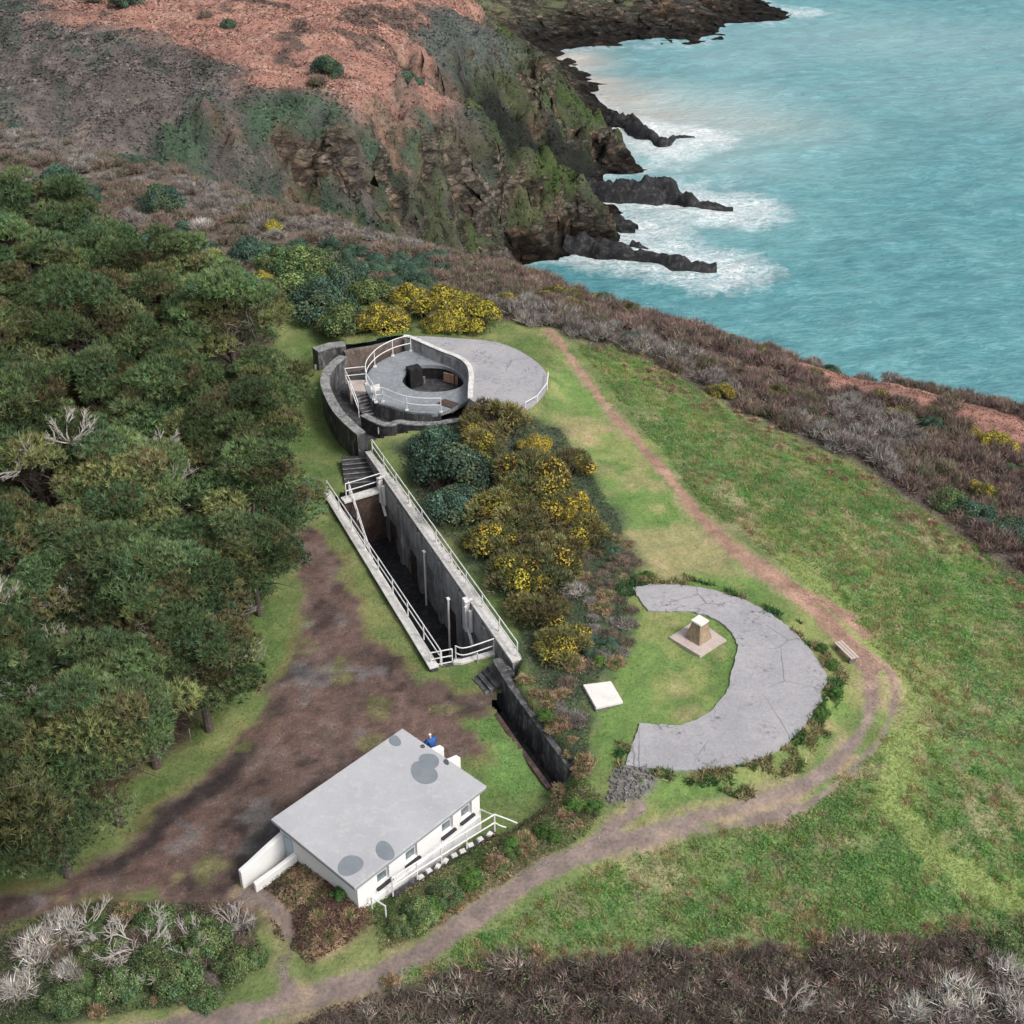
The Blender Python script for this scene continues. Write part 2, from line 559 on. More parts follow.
def hill_mat():
    m, nt, nd, lk, bs = new_mat('hillside_surface')
    at = N(nt, 'ShaderNodeAttribute', attribute_name='Col')
    g = N(nt, 'ShaderNodeNewGeometry'); vec = g.outputs['Position']
    n1 = noise_node(nt, .9, 6, .72, vec=vec)
    c = mixc(nt, at.outputs['Color'], ramp(nt, n1.outputs[0], [(.25, (.55, .56, .6)), (.5, (1, 1, 1)), (.78, (1.45, 1.4, 1.3))]).outputs[0], 1.0, 'MULTIPLY')
    n2 = noise_node(nt, .22, 5, .65, vec=vec)
    c = mixc(nt, c, ramp(nt, n2.outputs[0], [(.3, (.76, .8, .78)), (.7, (1.22, 1.16, 1.12))]).outputs[0], 1.0, 'MULTIPLY')
    # bedded, fractured rock where the surface is bare
    mp = N(nt, 'ShaderNodeMapping'); mp.inputs['Rotation'].default_value = (R_(28), R_(-34), R_(20)); mp.inputs['Scale'].default_value = (.5, .5, 1.2)
    lk.new(vec, mp.inputs[0])
    ns = noise_node(nt, .75, 10, .78, vec=mp.outputs[0], dist=.2)
    rc = ramp(nt, ns.outputs[0], [(.3, (.01, .01, .011)), (.43, (.045, .042, .038)), (.52, (.14, .12, .1)), (.62, (.32, .27, .22)), (.72, (.48, .41, .34))])
    no = noise_node(nt, .12, 4, .6, vec=vec)
    rt = ramp(nt, no.outputs[0], [(.35, (.75, .8, .72)), (.5, (1, 1, 1)), (.64, (1.25, .92, .75))])
    rcol = mixc(nt, rc.outputs[0], rt.outputs[0], 1.0, 'MULTIPLY')
    wv = N(nt, 'ShaderNodeMix', data_type='VECTOR'); wv.inputs[0].default_value = .12
    lk.new(mp.outputs[0], wv.inputs[4]); lk.new(no.outputs['Color'], wv.inputs[5])
    vo = N(nt, 'ShaderNodeTexVoronoi'); vo.inputs['Scale'].default_value = .75; lk.new(wv.outputs[1], vo.inputs['Vector'])
    ve = N(nt, 'ShaderNodeTexVoronoi', feature='DISTANCE_TO_EDGE'); ve.inputs['Scale'].default_value = .75; lk.new(wv.outputs[1], ve.inputs['Vector'])
    sv = N(nt, 'ShaderNodeSeparateColor'); lk.new(vo.outputs['Color'], sv.inputs[0])
    rcol = mixc(nt, rcol, ramp(nt, sv.outputs[0], [(.1, (.5, .5, .52)), (.5, (1, 1, 1)), (.9, (1.6, 1.52, 1.42))]).outputs[0], 1.0, 'MULTIPLY')
    rcol = mixc(nt, rcol, ramp(nt, ve.outputs['Distance'], [(.0, (.12, .12, .13)), (.05, (.6, .6, .6)), (.12, (1, 1, 1))]).outputs[0], .85, 'MULTIPLY')
    rcol = mixc(nt, rcol, c, .2)
    ms = N(nt, 'ShaderNodeMath', operation='MULTIPLY_ADD'); lk.new(n1.outputs[0], ms.inputs[0]); ms.inputs[1].default_value = .9; ms.inputs[2].default_value = -.45
    ma = N(nt, 'ShaderNodeMath', operation='ADD', use_clamp=True); lk.new(ms.outputs[0], ma.inputs[0]); lk.new(at.outputs['Alpha'], ma.inputs[1])
    rr_ = ramp(nt, ma.outputs[0], [(.56, (0, 0, 0)), (.72, (1, 1, 1))])
    # black wet zone above the tide line
    sx = N(nt, 'ShaderNodeSeparateXYZ'); lk.new(vec, sx.inputs[0])
    wz = N(nt, 'ShaderNodeMath', operation='MULTIPLY_ADD'); lk.new(no.outputs[0], wz.inputs[0]); wz.inputs[1].default_value = -12.0; lk.new(sx.outputs[2], wz.inputs[2])
    wr = N(nt, 'ShaderNodeMapRange'); wr.inputs['From Min'].default_value = SEA - 4.5; wr.inputs['From Max'].default_value = SEA + 1.5
    wr.inputs['To Min'].default_value = .13; wr.inputs['To Max'].default_value = 1.0; lk.new(wz.outputs[0], wr.inputs['Value'])
    rcol = mixc(nt, rcol, wr.outputs[0], 1.0, 'MULTIPLY')
    c2 = mixc(nt, c, rcol, rr_.outputs[0])
    lk.new(c2, bs.inputs['Base Color']); bs.inputs['Roughness'].default_value = .9; bs.inputs['Specular IOR Level'].default_value = .15
    hm = N(nt, 'ShaderNodeMix'); lk.new(rr_.outputs[0], hm.inputs[0]); lk.new(n1.outputs[0], hm.inputs[2]); sa_ = N(nt, 'ShaderNodeMath', operation='MULTIPLY_ADD'); lk.new(sv.outputs[1], sa_.inputs[0]); sa_.inputs[1].default_value = .8; lk.new(ns.outputs[0], sa_.inputs[2]); lk.new(sa_.outputs[0], hm.inputs[3])
    bump(nt, hm.outputs[0], 1.0, 1.3, bs)
    return m


M = {}
M['ground'] = ground_mat('ground_surface')
M['hill'] = hill_mat()
M['foliage'] = foliage('foliage')
M['needles'] = foliage('pine_needles', var=.32)
M['grass'] = foliage('grass_blades', trans=.5, var=.0)
M['twig'] = foliage('twigs', trans=0, rough=.9, var=.12)
M['bark'] = weathered('bark', (.11, .085, .07), (.05, .04, .035), (.2, .18, .16), s1=2, s2=9)
M['concrete'] = weathered('pale_concrete', (.46, .45, .46), (.35, .345, .36), (.5, .49, .49), s1=.35, s2=3, amt=.8, bmp=.12)
M['concrete_w'] = weathered('whitened_coping', (.66, .64, .61), (.34, .32, .3), (.76, .75, .72), s1=1.6, s2=5, amt=.7)
M['concrete_d'] = weathered('blackened_concrete', (.1, .1, .105), (.022, .023, .026), (.27, .26, .25), s1=.9, s2=2.2, amt=1, streak=True)
M['concrete_t'] = weathered('streaked_grey_concrete', (.38, .38, .385), (.11, .112, .118), (.52, .51, .49), s1=.9, s2=2.0, amt=1, streak=True)
M['rust_d'] = weathered('stained_brown_wall', (.19, .14, .12), (.08, .065, .058), (.3, .24, .21), s1=1.0, s2=4, amt=1)
M['concrete_x'] = weathered('near_black_concrete', (.02, .02, .021), (.006, .006, .006), (.045, .04, .035), s1=1.2, s2=3, amt=1)  # near-black concrete of the well and the pedestal
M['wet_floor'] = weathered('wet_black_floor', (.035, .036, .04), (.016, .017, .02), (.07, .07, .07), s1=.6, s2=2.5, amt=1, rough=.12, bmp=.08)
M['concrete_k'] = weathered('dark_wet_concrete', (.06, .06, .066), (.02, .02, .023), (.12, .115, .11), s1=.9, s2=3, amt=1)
M['concrete_g'] = weathered('lichen_concrete', (.27, .27, .265), (.07, .07, .072), (.42, .42, .4), s1=1.5, s2=4, amt=1)
M['concrete_m'] = weathered('grey_slab', (.25, .27, .29), (.15, .165, .18), (.33, .34, .35), s1=.5, s2=3, amt=.9, bmp=.12)
M['brick_red'] = weathered('damp_red_wall', (.09, .055, .045), (.03, .027, .026), (.15, .1, .085), s1=.9, s2=4, amt=1)
M['rust'] = weathered('rusty_stone', (.36, .2, .14), (.2, .11, .08), (.5, .36, .27), s1=1.2, s2=5)
M['white'] = weathered('white_paint', (.76, .76, .76), (.42, .38, .34), None, s1=1.6, s2=7, amt=.45, rough=.55, bmp=.05)
M['render'] = weathered('white_render', (.8, .79, .785), (.62, .61, .58), None, s1=.7, s2=7, amt=.4, rough=.75, bmp=.1)
M['roof'] = weathered('felt_roof', (.42, .42, .435), (.345, .35, .365), (.455, .45, .455), s1=.35, s2=1.6, amt=.8, bmp=.03, fine=.3)
M['roof_edge'] = weathered('roof_fascia', (.26, .29, .31), (.18, .2, .22), None)
M['patch'] = weathered('damp_roof_patch', (.21, .235, .255), (.16, .18, .2), None, s1=1.4)
M['patch_d'] = weathered('small_roof_stain', (.1, .1, .105), (.07, .07, .07), None)
M['door'] = weathered('pale_blue_door', (.42, .5, .56), (.33, .4, .46), None, rough=.5, bmp=0)
M['sill'] = weathered('sill_shade_and_dark_door', (.05, .05, .055), (.03, .03, .03), None)  # shadow below the windows painted into the sill colour; also the dark door
M['stone'] = weathered('buff_stone', (.33, .25, .17), (.2, .14, .1), (.45, .37, .27), s1=2, s2=6, amt=1)
M['flag'] = weathered('pinkish_flagstone', (.5, .42, .38), (.38, .31, .28), (.56, .49, .44), s1=1, s2=5)
M['white_c'] = weathered('white_concrete', (.74, .72, .67), (.58, .55, .5), None, s1=1.2, s2=6, amt=.6)
M['timber'] = weathered('weathered_timber', (.52, .43, .37), (.36, .29, .25), (.6, .52, .46), s1=3, s2=12)
M['steel'] = weathered('galvanised_steel', (.5, .52, .53), (.3, .31, .32), None, rough=.5)
M['rubble'] = weathered('grey_rubble', (.17, .16, .155), (.07, .068, .065), (.35, .33, .31), s1=3, s2=9, amt=1)
M['jacket'] = weathered('blue_jacket', (.03, .1, .3), (.02, .06, .2), None, s1=4, s2=18, rough=.6)
M['skin'] = weathered('skin', (.55, .35, .27), (.5, .3, .23), None, bmp=0, rough=.5)
M['trousers'] = weathered('dark_trousers', (.03, .032, .04), (.02, .02, .025), None)
M['hat'] = weathered('white_hat', (.75, .76, .8), (.6, .62, .68), None)
M['rock'] = weathered('dark_sea_rock', (.03, .03, .033), (.01, .01, .011), (.09, .088, .085), s1=.25, s2=.9, amt=1, bmp=.8)


def glass_mat():
    m, nt, nd, lk, bs = new_mat('window_glass')
    n = noise_node(nt, 3, 2)
    r = ramp(nt, n.outputs[0], [(.3, (.10, .13, .15)), (.7, (.22, .26, .28))])
    lk.new(r.outputs[0], bs.inputs['Base Color'])
    bs.inputs['Roughness'].default_value = .08
    return m


M['glass'] = glass_mat()


def apron_mat():
    """pale worn concrete with hairline cracks and dark damp blotches"""
    m, nt, nd, lk, bs = new_mat('apron_concrete')
    g = N(nt, 'ShaderNodeNewGeometry'); vec = g.outputs['Position']
    n1 = noise_node(nt, .35, 5, .6, vec=vec); n2 = noise_node(nt, 2.0, 6, .7, vec=vec)
    c = ramp(nt, n1.outputs[0], [(.3, (.3, .295, .315)), (.7, (.385, .375, .385))]).outputs[0]
    c = mixc(nt, c, ramp(nt, n2.outputs[0], [(.3, (.88, .88, .9)), (.7, (1.06, 1.05, 1.04))]).outputs[0], 1, 'MULTIPLY')
    # cracks
    nd_ = noise_node(nt, .9, 4, .6, vec=vec)
    ad = N(nt, 'ShaderNodeMix', data_type='VECTOR'); ad.inputs[0].default_value = .16
    lk.new(vec, ad.inputs[4]); lk.new(nd_.outputs['Color'], ad.inputs[5])
    vo = N(nt, 'ShaderNodeTexVoronoi', feature='DISTANCE_TO_EDGE'); vo.inputs['Scale'].default_value = .26
    lk.new(ad.outputs[1], vo.inputs['Vector'])
    rc = ramp(nt, vo.outputs['Distance'], [(.0, (.8, .8, .8)), (.004, (.55, .55, .55)), (.009, (0, 0, 0))])
    nm = noise_node(nt, .3, 2, .5, vec=vec)
    rm = ramp(nt, nm.outputs[0], [(.46, (0, 0, 0)), (.56, (1, 1, 1))])
    f = mixc(nt, rc.outputs[0], rm.outputs[0], 1, 'MULTIPLY')
    c = mixc(nt, c, (.12, .12, .12), f)
    # blotches
    nb = noise_node(nt, .42, 3, .5, vec=vec); nb2 = noise_node(nt, 3.2, 5, .75, vec=vec)
    rb = ramp(nt, nb.outputs[0], [(.5, (0, 0, 0)), (.6, (1, 1, 1))]); rb2 = ramp(nt, nb2.outputs[0], [(.53, (0, 0, 0)), (.59, (.85, .85, .85))])
    f2 = mixc(nt, rb.outputs[0], rb2.outputs[0], 1, 'MULTIPLY')
    c = mixc(nt, c, (.13, .135, .14), f2)
    nl = noise_node(nt, 6, 4, .7, vec=vec)
    c = mixc(nt, c, ramp(nt, nl.outputs[0], [(.3, (.86, .86, .87)), (.7, (1.12, 1.11, 1.08))]).outputs[0], 1, 'MULTIPLY')
    lk.new(c, bs.inputs['Base Color']); bs.inputs['Roughness'].default_value = .8; bs.inputs['Specular IOR Level'].default_value = .25
    bump(nt, n2.outputs[0], .15, .04, bs)
    return m


M['apron'] = apron_mat()


def sea_mat():
    m, nt, nd, lk, bs = new_mat('sea_water')
    g = N(nt, 'ShaderNodeNewGeometry'); vec = g.outputs['Position']
    ms = N(nt, 'ShaderNodeAttribute', attribute_name='Col')     # R foam, G sand, B pale
    sep = N(nt, 'ShaderNodeSeparateColor'); lk.new(ms.outputs['Color'], sep.inputs[0])
    n0 = noise_node(nt, .022, 4, .6, vec=vec)
    c = ramp(nt, n0.outputs[0], [(.3, (.075, .25, .285)), (.7, (.11, .32, .345))]).outputs[0]
    mp = N(nt, 'ShaderNodeMapping'); mp.inputs['Scale'].default_value = (.75, 1.5, 1); mp.inputs['Rotation'].default_value = (0, 0, R_(-14))
    lk.new(vec, mp.inputs[0])
    nw = noise_node(nt, .3, 8, .66, vec=mp.outputs[0])
    c = mixc(nt, c, ramp(nt, nw.outputs[0], [(.34, (.64, .78, .82)), (.5, (1, 1, 1)), (.66, (1.65, 1.28, 1.25))]).outputs[0], 1, 'MULTIPLY')
    c = mixc(nt, c, (.36, .5, .5), sep.outputs[2])
    c = mixc(nt, c, (.5, .42, .36), sep.outputs[1])
    # foam: broken by noise
    nf = noise_node(nt, .3, 10, .76, vec=vec, dist=.7)
    ma = N(nt, 'ShaderNodeMath', operation='ADD'); lk.new(nf.outputs[0], ma.inputs[0]); lk.new(sep.outputs[0], ma.inputs[1])
    rf = ramp(nt, ma.outputs[0], [(.93, (0, 0, 0)), (1.0, (.5, .5, .5))])
    mr = N(nt, 'ShaderNodeMapRange'); mr.inputs['From Min'].default_value = .84; mr.inputs['From Max'].default_value = 1.25
    lk.new(ma.outputs[0], mr.inputs['Value'])
    nl_ = noise_node(nt, 1.1, 6, .7, vec=vec, dist=.8)
    lace = mixc(nt, mr.outputs[0], ramp(nt, nl_.outputs[0], [(.38, (.25, .25, .25)), (.56, (1, 1, 1))]).outputs[0], 1.0, 'MULTIPLY')
    c = mixc(nt, c, (.86, .87, .87), lace)
    lk.new(c, bs.inputs['Base Color'])
    bs.inputs['Roughness'].default_value = .28; bs.inputs['Specular IOR Level'].default_value = .4
    n2 = noise_node(nt, .9, 5, .6, vec=mp.outputs[0])
    ad = N(nt, 'ShaderNodeMath', operation='MULTIPLY_ADD'); lk.new(n2.outputs[0], ad.inputs[0]); ad.inputs[1].default_value = .4; lk.new(nw.outputs[0], ad.inputs[2])
    bump(nt, ad.outputs[0], .7, 1.7, bs)
    return m


M['sea'] = sea_mat()
# ------------------------------------------------------------------ ground: shapes of the surfaces
yard = wp([(-60, 925), (0, 903), (60, 884), (120, 848), (180, 800), (232, 757), (258, 722), (272, 690), (297, 660), (314, 622), (306, 585), (303, 560), (308, 528), (322, 540), (334, 575), (349, 605), (352, 640), (392, 662), (412, 692), (436, 690), (456, 700), (486, 698), (480, 712), (452, 716), (438, 714), (450, 726), (470, 738), (478, 752), (455, 760), (400, 740), (330, 782), (278, 828), (256, 852), (238, 872), (262, 893), (246, 902), (215, 892), (150, 890), (80, 900), (0, 925), (-60, 945)], 0)
lawn = wp([(556, 340), (590, 372), (640, 440), (700, 512), (770, 575), (830, 625), (858, 690), (850, 740), (780, 780), (700, 800), (640, 815), (600, 790), (575, 740), (590, 650), (600, 600), (590, 520), (560, 440), (540, 400)], 1.5)
meadow = wp([(575, 345), (640, 350), (760, 430), (860, 470), (1060, 600), (1060, 940), (900, 935), (560, 950), (370, 995), (500, 925), (600, 868), (800, 808), (880, 745), (908, 690), (870, 640), (800, 580), (700, 500), (620, 400)], 1)
scrub_b = wp([(270, 1040), (320, 1012), (400, 985), (470, 968), (600, 958), (800, 950), (900, 940), (1060, 925), (1060, 1100), (240, 1100)], .3)
scrub_r = [tuple(np.array(q) * 1.08) for q in wp([(480, 268), (520, 275), (620, 306), (800, 364), (1060, 422)], -2.5)] + wp([ (1060, 618), (960, 540), (860, 468), (780, 430), (650, 362), (590, 345), (555, 325), (500, 320)], 0)
ridge = [tuple(np.array(q) + ((q - 0 * q) / np.linalg.norm(q) * 30 if i < 6 else 0)) for i, q in enumerate([P(a, b, z)[:2] for a, b, z in [(-80, 110, 5), (40, 142, 2.4), (150, 167, 1), (300, 216, -1), (400, 246, -2), (520, 273, -2.5), (500, 322, 1), (440, 302, 1), (360, 275, 1), (300, 285, 1), (262, 305, 1), (200, 272, 1.5), (60, 250, 2), (-60, 240, 3)]])]
bracken = wp([(772, 354), (860, 375), (1060, 426), (1060, 462), (930, 418), (850, 392), (790, 372)], -4)
mound = wp([(395, 450), (470, 400), (560, 430), (620, 520), (632, 580), (620, 640), (590, 700), (590, 780), (572, 775), (540, 700), (510, 600), (470, 560), (420, 510)], 2)
bank = wp([(372, 905), (420, 880), (520, 825), (575, 775), (605, 800), (590, 835), (500, 888), (430, 930), (380, 955)], .8)
garden = wp([(262, 890), (300, 858), (360, 890), (378, 925), (310, 965), (275, 935)], .6)
thicket = wp([(-60, 935), (0, 925), (100, 900), (240, 905), (270, 960), (190, 1005), (0, 1030), (-60, 1040)], .2)
wood = wp([(-120, 120), (-60, 190), (0, 205), (70, 218), (150, 238), (225, 265), (268, 330), (272, 400), (285, 480), (290, 530), (255, 590), (235, 660), (200, 715), (150, 765), (85, 800), (30, 825), (-80, 845)], .5)
plot_ = wp([(462, 716), (490, 706), (508, 726), (548, 784), (510, 800), (492, 780), (478, 752)], 0)
PATHS = []


def path(pts, z=1.0):
    g = [(*G(a, b, z)[:2], w) for a, b, w in pts]
    PATHS.append(smooth_line(g, 5))


path([(548, 330, .65), (558, 342, .7), (575, 364, .7), (600, 398, .75), (650, 455, .85), (700, 515, 1.05), (730, 545, 1.35), (765, 572, 1.5), (800, 597, 1.4), (825, 620, 1.5), (848, 643, 1.9), (866, 662, 1.6), (873, 690, .85), (867, 720, .75), (842, 755, .8), (800, 788, .9), (740, 808, .9), (700, 820, .95), (640, 838, 1.05), (600, 850, 1.1), (560, 863, 1.1), (520, 884, 1.05), (480, 912, 1.1), (430, 948, 1.1), (380, 975, 1.15), (320, 996, 1.15), (260, 1010, 1.15), (190, 1026, 1.35), (100, 1046, 1.35), (0, 1064, 1.3)])
path([(790, 588, .5), (820, 600, .8), (845, 616, .9), (866, 634, .9)])
path([(868, 656, 1.3), (888, 668, .9), (896, 692, .5), (890, 720, .45), (874, 748, .35), (850, 772, .3)])
path([(842, 780, .2), (800, 807, .55), (740, 822, .5), (690, 833, .3), (640, 846, .2)])
path([(248, 896, .9), (272, 904, .55), (288, 932, .5), (283, 972, .55), (292, 996, .8)], .4)
path([(640, 806, .6), (612, 826, .6), (590, 848, .8)])
crescent = [(633, 587), (650, 584.5), (670, 584), (700, 587), (725, 593), (750, 602), (770, 613), (790, 628), (806, 644), (818, 660), (826, 674), (828, 682), (820, 690), (822, 700), (812, 715), (800, 730), (785, 745), (765, 756), (740, 764), (710, 769), (680, 770), (650, 768), (626, 765), (632, 745), (640, 722), (655, 724), (680, 725), (697, 719), (712, 710), (722, 698), (729, 688), (730, 675), (735, 660), (738, 645), (732, 632), (722, 623), (708, 615), (690, 611), (665, 611), (648, 610), (640, 600)]
ROCKS = [
    ('low dark rock finger reaching into the surf below the second far promontory', [(606, 124, 2.4, 3.0), (630, 129, 2.8, 3.2), (648, 140, 2.6, 2.4), (664, 146, 2.0, 1.8), (677, 140, 1.6, 1.2), (694, 138, .8, .7)]),
    ('longest dark rock ledge jutting into the surf from the near promontory', [(584, 194, 4.0, 3.0), (610, 198, 4.0, 3.6), (640, 199, 4.0, 4.2), (668, 199, 3.8, 3.8), (692, 206, 3.0, 2.2), (712, 209, 1.8, 1.2), (733, 210, .9, .6)]),
    ('narrow dark reef lowest in the surf at the foot of the near promontory', [(570, 246, 4.0, 3.0), (607, 254, 3.2, 2.6), (648, 262, 2.4, 2.0), (690, 269, 2.2, 2.0), (716, 269, 1.2, .9)]),
    ('small dark rock between the long ledge and the narrow reef', [(608, 224, 2.2, 2.0), (622, 227, 2.0, 1.8), (637, 229, 1.2, .9)]),
    ('tiny dark rock awash beside the narrow reef', [(632, 246, 1.3, 1.1), (640, 249, 1.2, 1.0), (648, 251, .7, .5)]),
]
CZ = 1.98
_cres = [tuple(P(a, b, CZ)[:2]) for a, b in crescent]
rubble = wp([(612, 772), (650, 764), (656, 784), (640, 798), (606, 806)], 1.5)

# footprints with their own floors (no turf there)
TD = np.array([.4305, -.9026]); TN = np.array([.9026, .4305])      # along / across the sunken way
BK = P(345, 500, .3)
LI0 = LA[:2] + TN * .3; LI1 = LB[:2] + TN * .3
RI0 = RA[:2] + TN * .25; RI1 = RB[:2] + TN * .25
BK1 = P(381, 489, .3)
GT0, GT1 = P(431, 667, 0), P(490, 656, 0)
trench_hole = [tuple(LI0 + TD * 1.0), tuple(LI1), tuple(GT0[:2]), tuple(GT1[:2]), tuple(RI1 - TD * 1.2), tuple(RI0)]
EC = np.array([-3.6, 93.6])                       # gun position by the cliff
e1_out = [P(343, 354, 1)[:2], P(330, 366, .5)[:2] + [.5, 0], P(322, 395, 0)[:2] + [.4, 0], P(334, 432, 0)[:2] + [.3, 0], P(354, 468, 0)[:2] + [.2, 0], P(372, 452, 1)[:2], P(405, 440, 1.5)[:2], P(455, 425, 2.3)[:2], P(480, 405, 2.4)[:2], P(500, 380, 2.6)[:2], P(480, 352, 2.8)[:2], P(420, 343, 2.5)[:2], P(406, 342, 2.2)[:2], P(385, 346, 1.8)[:2], P(360, 352, 1.4)[:2]]
slot_l = [q[:2] - TN * 1.35 for q in SLW]
slot_hole = [tuple(q[:2] + TN * .12) for q in SLW] + [tuple(q) for q in reversed(slot_l)]
slot_hole[0] = tuple(SLW[0][:2] - TD * 1.2 + TN * .1); slot_hole[-1] = tuple(slot_l[0] - TD * .4)
house_hole = [hw(-4.1, -2.8)[:2], hw(4.1, -2.8)[:2], hw(4.1, 2.8)[:2], hw(-4.1, 2.8)[:2]]
HOLES = [trench_hole, e1_out, slot_hole, house_hole]


def near_color(x, y, z):
    f1 = fbm(x, y, 9, 4, 1); f2 = fbm(x, y, 2.2, 4, 2); f3 = fbm(x, y, .8, 3, 3); f4 = fbm(x, y, 4.5, 4, 4); f5 = fbm(x, y, 1.3, 4, 5)
    wob = (fbm(x, y, 2.5, 4, 6) - .5); wob2 = (fbm(x, y, .9, 3, 7) - .5)

    def lay(c, col, a):
        a = np.clip(a, 0, 1)[..., None]
        return c * (1 - a) + np.asarray(col) * a

    sh = np.shape(x) + (3,)
    c = np.broadcast_to(np.array([.12, .165, .048]), sh).copy()
    c = lay(c, (.185, .205, .068), smooth(.4, .7, f4)); c = lay(c, (.07, .14, .03), smooth(.5, .75, f2) * .6)
    # rough meadow
    m = smooth(-.8, .8, sdist(x, y, meadow) + 2 * wob)
    mc = np.broadcast_to(np.array([.155, .22, .07]), sh).copy()
    mc = lay(mc, (.11, .215, .06), smooth(.48, .66, f5) * .8); mc = lay(mc, (.32, .265, .155), smooth(.55, .72, f2) * .6 * smooth(.3, .6, f1 + .12)); mc = lay(mc, (.34, .28, .165), smooth(.62, .78, f3) * .4 * smooth(52, 75, y))
    mc = lay(mc, (.2, .14, .10), smooth(.6, .74, f3) * .5 * smooth(.42, .6, f1)); mc = lay(mc, (.225, .265, .08), smooth(.5, .75, f4) * .6)
    c = lay(c, mc, m)
    # smoother turf round the gun aprons
    m = smooth(-.6, 1.2, sdist(x, y, lawn) + 2 * wob)
    lc = np.broadcast_to(np.array([.13, .215, .05]), sh).copy()
    lc = lay(lc, (.2, .235, .068), smooth(.42, .66, f4)); lc = lay(lc, (.085, .165, .035), smooth(.5, .7, f2) * .7); lc = lay(lc, (.33, .25, .13), smooth(.62, .8, f1) * .6 + smooth(.66, .8, f5) * .35)
    c = lay(c, lc, m)
    # the green mown way on the right
    g = smooth(1.6, .5, seg_dist(x, y, WAY)[0] + 1.2 * wob)
    c = lay(c, (.23, .29, .08), g * .8)
    c = lay(c, np.array([.1, .19, .045]) * (1 + .7 * (f2[..., None] - .5)), smooth(-.6, .6, sdist(x, y, plot_) + 1.2 * wob))
    for poly, col, w in ((mound, (.06, .085, .045), 1.0), (bank, (.10, .13, .05), .6), (thicket, (.06, .07, .04), .8), (scrub_b, (.085, .06, .052), .8), (scrub_r, (.10, .075, .066), 1.2), (ridge, (.12, .09, .075), 1.5)):
        c = lay(c, np.array(col) * (1 + .5 * (f5[..., None] - .5)), smooth(-w, w, sdist(x, y, poly) + 2.2 * wob))
    c = lay(c, np.array([.27, .125, .095]) * (1 + .9 * (f5[..., None] - .5)), smooth(-.8, .8, sdist(x, y, bracken) + 1.5 * wob))
    gd = smooth(-.4, .4, sdist(x, y, garden) + .8 * wob)
    c = lay(c, lay(np.broadcast_to(np.array([.11, .065, .05]), sh), (.34, .23, .14), smooth(.5, .65, f5)), gd)
    # woodland floor
    c = lay(c, np.array([.075, .05, .038]) * (1 + .7 * (f2[..., None] - .5)), smooth(-1, 1, sdist(x, y, wood) + 2 * wob))
    # beaten earth of the yard
    sd = sdist(x, y, yard) + .5 + 1.3 * wob + .35 * wob2
    m = smooth(-.35, .35, sd)
    yc = np.broadcast_to(np.array([.125, .076, .065]), sh).copy()
    yc = lay(yc, (.16, .082, .062), smooth(.55, .72, f4) * .6); yc = lay(yc, (.07, .047, .042), smooth(.55, .7, f1) * .55); yc = lay(yc, (.145, .1, .088), smooth(.58, .75, fbm(x, y, 3.2, 4, 9)) * .7)
    yc = lay(yc, (.05, .036, .034), smooth(.66, .78, f2) * .7); yc = lay(yc, (.04, .03, .03), smooth(.9, .2, np.abs(sd - .9)) * smooth(.45, .6, fbm(x, y, 5, 3, 12)) * (x < -8))
    yc = lay(yc, (.15, .16, .05), smooth(.8, .9, fbm(x, y, 2.8, 3, 14)) * .5); yc = lay(yc, (.15, .155, .165), smooth(.8, .9, fbm(x, y, 2.2, 3, 17)) * .4)
    yc = yc * (1 + .4 * (f3[..., None] - .5)) * (1 + .5 * (fbm(x, y, .45, 2, 18)[..., None] - .5))
    c = lay(c, (.19, .13, .06), smooth(-1.1, -.1, sd) * (1 - m) * smooth(.4, .6, f2) * .6)
    c = lay(c, yc, m)
    # footpaths
    pm = np.zeros(np.shape(x))
    for k, pp in enumerate(PATHS):
        d, i, t = seg_dist(x, y, pp)
        ws = np.array([q[2] for q in pp]); w = ws[i] * (1 - t) + ws[np.minimum(i + 1, len(ws) - 1)] * t
        e = w / 2 - d + .36 * wob + .22 * wob2
        a = smooth(-.09, .12, e)
        far_ = smooth(52, 62, y)[..., None]
        pc = np.array([.2, .15, .135]) * (1 - far_) + np.array([.31, .18, .13]) * far_
        pc = pc * (1 + .5 * (f5[..., None] - .5)) * (1 + .35 * (f3[..., None] - .5))
        rim = smooth(-.75, -.1, e) * (1 - a) * smooth(.35, .6, f2)
        c = lay(c, (.33, .24, .15), rim * .6)
        c = lay(c, pc, a); pm = np.maximum(pm, a)
    m = smooth(-.3, .3, sdist(x, y, rubble) + .6 * wob)
    c = lay(c, np.array([.15, .14, .13]) * (1 + 1.2 * (f3[..., None] - .5)), m)
    lum = c.mean(-1, keepdims=True)
    c = (c * .84 + lum * .16) * 1.14
    return np.clip(c, .008, .9), smooth(-.35, .35, sd), pm


WAY = wp([(790, 560), (840, 610), (900, 690), (905, 740), (890, 800), (930, 850), (990, 890), (1060, 930)], .6)


def grid(xs, ys, zf):
    X, Y = np.meshgrid(xs, ys)
    return X, Y, zf(X, Y)


def grid_faces(nx, ny):
    i = np.arange(nx - 1)[None, :] + np.arange(ny - 1)[:, None] * nx
    i = i.ravel()
    return np.stack([i, i + 1, i + nx + 1, i + nx], 1)


_apr = [tuple(P(a, b, 3.05)[:2]) for a, b in [(404, 335.5), (430, 336.5), (455, 338), (486, 340.5), (506, 345), (525, 354), (541, 366), (548, 379), (545, 391), (536, 402), (524, 409), (505, 412), (486, 409), (470, 398), (470, 370), (440, 350)]]


